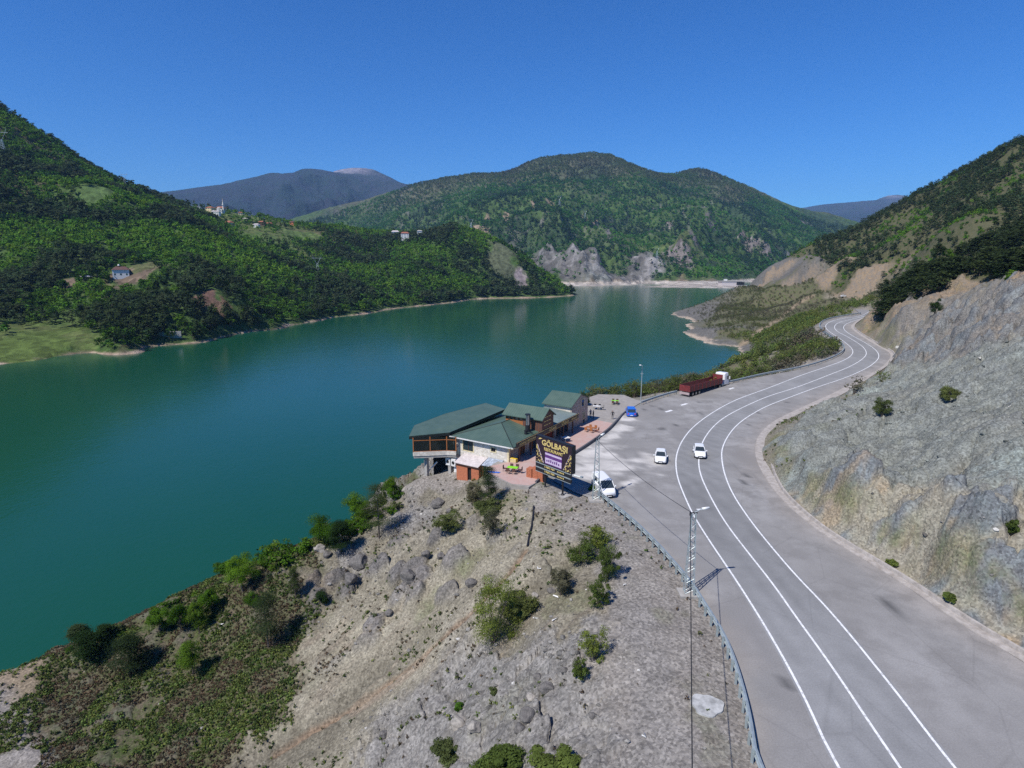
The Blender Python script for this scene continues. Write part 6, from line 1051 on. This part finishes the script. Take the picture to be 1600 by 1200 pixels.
for a in [
 ('pine_tree', 763, 790, 58, 46, 'pine', 'pine', 'dark pine with pointed top standing before the pink paving', 'tree', 1.3),
 ('bush', 762, 806, 34, 52, 'bush', 'olive', 'olive bush crowded at the foot of the pointed pine', 'bush', 1.),
 ('sapling', 738, 783, 32, 40, 'wisp', 'grey', 'pale thin shrub left of the pointed pine', 'tree', .6),
 ('sapling', 768, 838, 45, 45, 'wisp', 'grey', 'bare twiggy shrub just below the pointed pine', 'tree', .4),
 ('pine_tree', 592, 840, 76, 72, 'pine', 'pine', 'big dark pine on the spur crest above the lake', 'tree', 1.5),
 ('pine_tree', 533, 866, 46, 52, 'pine', 'dark', 'smaller dark pine left of the big one on the crest', 'tree', 1.2),
 ('broadleaf_tree', 505, 853, 48, 52, 'broad', 'bright', 'bright green tree on the crest left of the two dark pines', 'tree', 1.3),
 ('broadleaf_tree', 562, 815, 44, 44, 'broad', 'bright', 'bright green tree behind the big dark pine against the water', 'tree', 1.3),
 ('broadleaf_tree', 613, 780, 34, 34, 'broad', 'bright', 'small bright green tree nearest the restaurant columns', 'tree', 1.),
 ('broadleaf_tree', 461, 852, 28, 34, 'broad', 'bright', 'small green tree on the crest silhouetted on the lake', 'tree', 1.),
 ('pine_tree', 343, 893, 36, 30, 'pine', 'pine', 'little dark pine on the spur outline against the lake', 'tree', 1.),
 ('bush', 352, 896, 22, 32, 'bush', 'green', 'green bush at the foot of the little outline pine', 'bush', 1.),
 ('broadleaf_tree', 379, 926, 56, 52, 'broad', 'bright', 'round bright green tree casting a long shadow on the heath', 'tree', 1.6),
 ('bush', 396, 948, 30, 24, 'bush', 'bright', 'bright bush just below the round bright tree', 'bush', 1.),
 ('broadleaf_tree', 250, 988, 36, 30, 'broad', 'bright', 'slim green tree, leftmost of a row of three on the heath', 'tree', 1.2),
 ('broadleaf_tree', 282, 988, 40, 30, 'broad', 'bright', 'slim green tree in the middle of the row of three', 'tree', 1.2),
 ('broadleaf_tree', 312, 990, 52, 28, 'broad', 'lime', 'tallest slim green tree at the right of the row of three', 'tree', 1.2),
 ('broadleaf_tree', 326, 962, 38, 26, 'broad', 'bright', 'slim green tree above the row of three', 'tree', 1.2),
 ('broadleaf_tree', 302, 1054, 50, 36, 'broad', 'lime', 'bright green tree alone low on the heath', 'tree', 1.5),
 ('pine_tree', 205, 1050, 46, 60, 'pine', 'pine', 'spreading dark pine on the lower left heath', 'tree', .6),
 ('pine_tree', 138, 1034, 34, 52, 'pine', 'dark', 'dark rounded pine at far lower left', 'tree', .55),
 ('pine_tree', 125, 1002, 20, 30, 'pine', 'pine', 'small pine on the outline at lower left', 'tree', 1.),
 ('pine_tree', 165, 1002, 20, 30, 'pine', 'dark', 'small pine between the outline and the spreading pine', 'tree', 1.),
 ('pine_tree', 420, 1012, 72, 62, 'pine', 'pine', 'loose olive pine in the middle of the slope', 'tree', .9),
 ('pine_tree', 462, 935, 42, 26, 'pine', 'pine', 'thin small pine with bare stem on the rocky slope', 'tree', .8),
 ('bush', 505, 945, 26, 22, 'bush', 'dark', 'dark little bush among the grey rocks', 'bush', .8),
 ('big_shrub', 770, 1004, 108, 98, 'wisp', 'spring', 'large round olive green shrub in the middle of the scree', 'shrub', 3.2),
 ('bush', 815, 962, 44, 60, 'bush', 'olive', 'low bush touching the right of the large olive shrub', 'bush', 1.3),
 ('sapling', 948, 905, 66, 48, 'wisp', 'spring', 'tall feathery shrub at the edge of the gravel shelf', 'tree', .6),
 ('sapling', 905, 880, 52, 60, 'wisp', 'spring', 'feathery shrub left of the tall one by the gravel shelf', 'tree', .4),
 ('sapling', 932, 852, 34, 50, 'wisp', 'spring', 'yellow green shrub above the gravel shelf', 'tree', .45),
 ('sapling', 935, 945, 48, 44, 'wisp', 'spring', 'feathery shrub lowest at the gravel shelf edge', 'tree', .45),
 ('sapling', 876, 930, 46, 46, 'wisp', 'grey', 'thin shrub among pale stones', 'tree', .7),
 ('sapling', 700, 830, 36, 50, 'wisp', 'olive', 'low sprawling shrub between the dark boulders', 'tree', .8),
 ('sapling', 930, 1030, 58, 46, 'wisp', 'spring', 'open yellow green shrub on the grey rubble', 'tree', .35),
 ('sapling', 905, 1058, 34, 28, 'wisp', 'spring', 'small yellow green shrub below the open one', 'tree', .6),
 ('bush', 775, 1206, 40, 78, 'wisp', 'spring', 'green bush at the bottom edge among grey rubble', 'bush', 1.8),
 ('bush', 866, 1212, 38, 78, 'wisp', 'spring', 'green bush at the bottom edge right of the first', 'bush', 1.2),
 ('bush', 700, 1190, 30, 46, 'wisp', 'olive', 'olive bush at the bottom edge left of the green ones', 'bush', 1.2),
 ('bush', 770, 1086, 16, 16, 'bush', 'olive', 'tiny mossy cushion on the rubble', 'bush', 1.), ('bush', 717, 1108, 13, 14, 'bush', 'green', 'tiny green cushion left on the rubble', 'bush', 1.),
 ('bush', 1377, 651, 28, 24, 'wisp', 'olive', 'lone green bush on the green grey scree, the nearer one', 'bush', 1.), ('bush', 1481, 626, 24, 24, 'bush', 'olive', 'lone bush higher on the green grey scree', 'bush', 1.),
 ('bush', 1578, 832, 20, 18, 'wisp', 'dull', 'small bush at the right picture edge on the scree', 'bush', 1.), ('bush', 1460, 490, 24, 18, 'bush', 'dark', 'dark bush clinging to the brown rock face', 'bush', 1.), ('bush', 1393, 884, 10, 16, 'wisp', 'spring', 'tiny bush at the foot of the rock cut', 'bush', 1.), ('bush', 1484, 938, 12, 20, 'wisp', 'spring', 'tiny bush further along the foot of the rock cut', 'bush', 1.),
 ('bush', 925, 768, 14, 12, 'bush', 'bright', 'bright weed at the foot of the far lattice pole', 'bush', 1.), ('bush', 914, 634, 26, 22, 'bush', 'dark', 'dark bush right behind the tall stone house', 'bush', 1.2),
]: near_tree(*a)
# green bushes crowding the crest of the spur
g_ = random.Random(31); BU = [single_tree_mesh('bush', t, 700, 80+k, .05, 1.15)[0] for k, t in enumerate(('bright', 'green', 'bright', 'olive', 'lime'))]
for i in range(46):
    u = g_.uniform(405, 622) if i < 34 else g_.uniform(60, 405); vb = np.interp(u, [0, 100, 200, 300, 350, 420, 500, 560, 610, 640], [1052, 1009, 968, 918, 896, 868, 835, 809, 783, 758])+g_.uniform(2, 26)
    p = N.hit(u, vb); h = g_.uniform(1.1, 3.0) if u > 405 else g_.uniform(.6, 1.6); o = link('crest_bush', BU[i % 5], None, (p.x, p.y, p.z-.1), g_.uniform(0, 6)); o.scale = (h*1.15, h*1.15, h); tag(o, 'fresh green bush in the band along the spur crest above the water', 'bush', 'green bushes along the spur crest')
# row of thin trees on the bank behind the lay-by and terrace
g_ = random.Random(12); first = {}
for i in range(34):
    u = 878+i*6.6+g_.uniform(-3, 3); vb = np.interp(u, [878, 940, 1000, 1060, 1110], [628, 625, 623, 614, 604]); p = atz(u, vb, -1.2 if u < 1060 else -.5); d_ = np.array(p[:2])/np.linalg.norm(p[:2]); q = p[:2]+d_*g_.uniform(1.5, 6)
    z_ = min(float(N.at(q[0], q[1])), -.2); h = g_.uniform(3.0, 5.2)-z_*.55; t = g_.choice(['spring', 'olive', 'spring', 'grey'])
    if t not in first: first[t] = single_tree_mesh('wisp', t, 520, 60+len(first), .028, .9)[0]
    o = link('bank_tree', first[t], None, (q[0], q[1], z_-.1), g_.uniform(0, 6)); o.scale = (h*.95, h*.95, h); tag(o, 'thin half leafed tree on the bank behind the lay-by, in front of the water', 'tree', 'row of thin trees on the bank')
# rocks
def rock_mesh(seed, sub=3, name='boulder'):
    bm = bmesh.new(); bmesh.ops.create_icosphere(bm, subdivisions=sub, radius=.5); g2 = np.random.default_rng(seed); pl_ = g2.normal(0, 1, (11, 3)); pl_ /= np.linalg.norm(pl_, axis=1)[:, None]; dd_ = g2.uniform(.27, .46, 11); ph = g2.uniform(0, 9, 3)
    for v in bm.verts:
        c = np.array(v.co)
        for n_, d_ in zip(pl_, dd_):
            t = c@n_-d_
            if t > 0: c = c-n_*t
        c = c*(1+.04*np.sin(c*17+ph).sum()); v.co = Vector(c*[1, .8, .7])
    me = bpy.data.meshes.new(name); bm.to_mesh(me); bm.free(); me.materials.append(M['rock']); return me
M['rock'] = (lambda m: (m.col(m.mix(m.ramp(m.noise(3.5, 6, .75), (.35, 0.), (.65, 1.)), (.085, .08, .075), (.20, .185, .17))).rough(.95, .2), m.bump(m.noise(6, 6, .8), .8, .08), m.m)[-1])(NM('boulder_rock'))
M['rock2'] = plain('pale_rock', (.36, .33, .29), .9, 0, .2, 4)
RM = [rock_mesh(s_) for s_ in range(7)]; RP = []
for s_ in range(7, 9): q = rock_mesh(s_); q.materials.clear(); q.materials.append(M['rock2']); RP.append(q)
BL = [(684, 790, 20, 'dark upright boulder below the brick shed'), (640, 905, 26, 'large rounded dark boulder in the middle of the slope'), (563, 885, 28, 'broad grey boulder under the big dark pine'), (548, 908, 22, 'grey boulder below the broad one'), (665, 868, 14, 'dark boulder right of the rock patch'), (690, 872, 14, 'squat dark boulder next to its twin'), (608, 960, 12, 'small dark wedge shaped stone in the scree'), (735, 915, 18, 'flat grey rock beside the large olive shrub'), (500, 860, 16, 'cream and grey broken boulder on the crest'), (512, 868, 14, 'second broken boulder on the crest, grey'), (702, 800, 10, 'small boulder under the terrace corner'), (835, 935, 16, 'dark rock among the pale stones'), (862, 925, 13, 'dark rock near the thin shrub'), (825, 1120, 24, 'big split grey boulder low in the rubble'), (812, 1140, 18, 'dark boulder against the split one'), (715, 1135, 26, 'broad pale grey boulder at the lower rubble'), (742, 1140, 18, 'grey boulder right of the broad pale one'), (855, 1080, 22, 'tall grey slab in the rubble'), (830, 1092, 16, 'tan stone below the tall slab'), (840, 1060, 14, 'dark stone above the tall slab'), (880, 1050, 12, 'squarish stone right of the slab'), (600, 1150, 12, 'lone stone in the lower scree'), (925, 1120, 10, 'small stone at the rubble margin'), (535, 842, 16, 'pale flat rock beside the small dark pine'), (1220, 905, 0, '')]
for u, v, px, lb in BL:
    if not px: continue
    p = N.hit(u, v); d_ = (p-Vector((0, 0, H))).length; s_ = px/F*d_*1.15; me = RP[u % 2] if ('pale' in lb or 'tan' in lb or 'cream' in lb) else RM[(u+v) % 7]; o = link('boulder', me, None, (p.x, p.y, p.z+s_*.12), u*1.3); o.rotation_euler[0] = .3*math.sin(u); o.scale = (s_, s_*1.05, s_*1.1); tag(o, lb, 'boulder')
# loose stones
def rubble(name, P, sz, cols, label):
    lib = []
    for s_ in range(6):
        bm = bmesh.new(); bmesh.ops.create_icosphere(bm, subdivisions=1, radius=.5); g2 = np.random.default_rng(s_+70)
        V = np.array([tuple(v.co) for v in bm.verts])*g2.uniform(.55, 1.15, (len(bm.verts), 1))*np.array([1, .75, .55]); Fc = np.array([[v.index for v in f.verts] for f in bm.faces]); bm.free(); lib.append((V, Fc))
    ix = rng.integers(0, 6, len(P)); rot = rng.uniform(0, 6.28, len(P)); Vs, Fs, Cs = [], [], []; base = 0
    for j, (V, Fc) in enumerate(lib):
        m_ = ix == j; c, s_ = np.cos(rot[m_])[:, None], np.sin(rot[m_])[:, None]; k = sz[m_][:, None]
        W_ = np.stack([(V[None, :, 0]*c-V[None, :, 1]*s_)*k, (V[None, :, 0]*s_+V[None, :, 1]*c)*k, V[None, :, 2]*k*np.ones_like(c)], -1)+P[m_][:, None]; n = m_.sum()
        Vs.append(W_.reshape(-1, 3)); Fs.append((Fc[None]+(np.arange(n)*len(V))[:, None, None]+base).reshape(-1, 3)); Cs.append(np.repeat(cols[m_], len(V), 0)); base += n*len(V)
    return tag(link(name, np_mesh(name, np.concatenate(Vs), np.concatenate(Fs), M['pebble'], False, {'Tint': np.concatenate(Cs)})), label, 'rubble', None, 'stuff')
pb = NM('loose_stone'); pb.col(pb.mix(1., pb.attr('Tint'), pb.ramp(pb.noise(9, 4, .7), (.35, .7), (.65, 1.2)), 'MULTIPLY')).rough(.95, .2); M['pebble'] = pb.m
xs = scatter(N, 130000, (-40, 48), (26, 125), {'r': .95, 's': .33, 'g': .05, 'd': .10, 'k': .45, 'c': .28, 'p': .2}, 2, 21)
xs = xs[(sdf(xs[:, 0], xs[:, 1], ASPH) > 1.6) & (sdf(xs[:, 0], xs[:, 1], PLAZA) > .5) & (xs[:, 2] > WZ+.1)]
cl = fbm(xs[:, 0]/4, xs[:, 1]/4, 4, 401); xs = xs[rng.uniform(0, 1, len(xs)) < np.clip(.35+cl*2.2, .08, 1)]
sz = .07*(rng.pareto(2.1, len(xs))+1); gr = N.at(xs[:, 0], xs[:, 1], N.W['r']); sz = np.clip(sz*(1+gr*.8), .06, .75); kg = N.at(xs[:, 0], xs[:, 1], N.W['k']); base = rng.uniform(.08, .30, len(xs))[:, None]
cc_ = base*np.array([1, .95, .86])*(1-kg[:, None])+kg[:, None]*base*np.array([.92, 1, .90]); wt_ = rng.uniform(0, 1, len(xs)) < .03; cc_[wt_] = (.5, .48, .44)
xs[:, 2] += sz*.1; print('stones', len(xs)); rubble('rubble', xs, sz, cc_, 'loose broken stones and gravel strewn over the slopes')
# litter
for i, (u, v) in enumerate([(842, 890), (869, 934), (620, 940), (838, 968), (866, 970), (346, 978), (975, 915), (1010, 1150)]):
    p = N.hit(u, v); m = MB(); g2 = random.Random(i); m.add([(g2.uniform(-.35, .35), g2.uniform(-.25, .25), g2.uniform(.02, .25)) for _ in range(6)], [(0, 1, 2), (2, 3, 0), (3, 4, 5), (1, 4, 2), (5, 0, 3)]); tag(m.build('litter', M['white'], None, loc=p), 'crumpled scrap of white litter lying on the slope', 'litter', 'white litter on the slope')
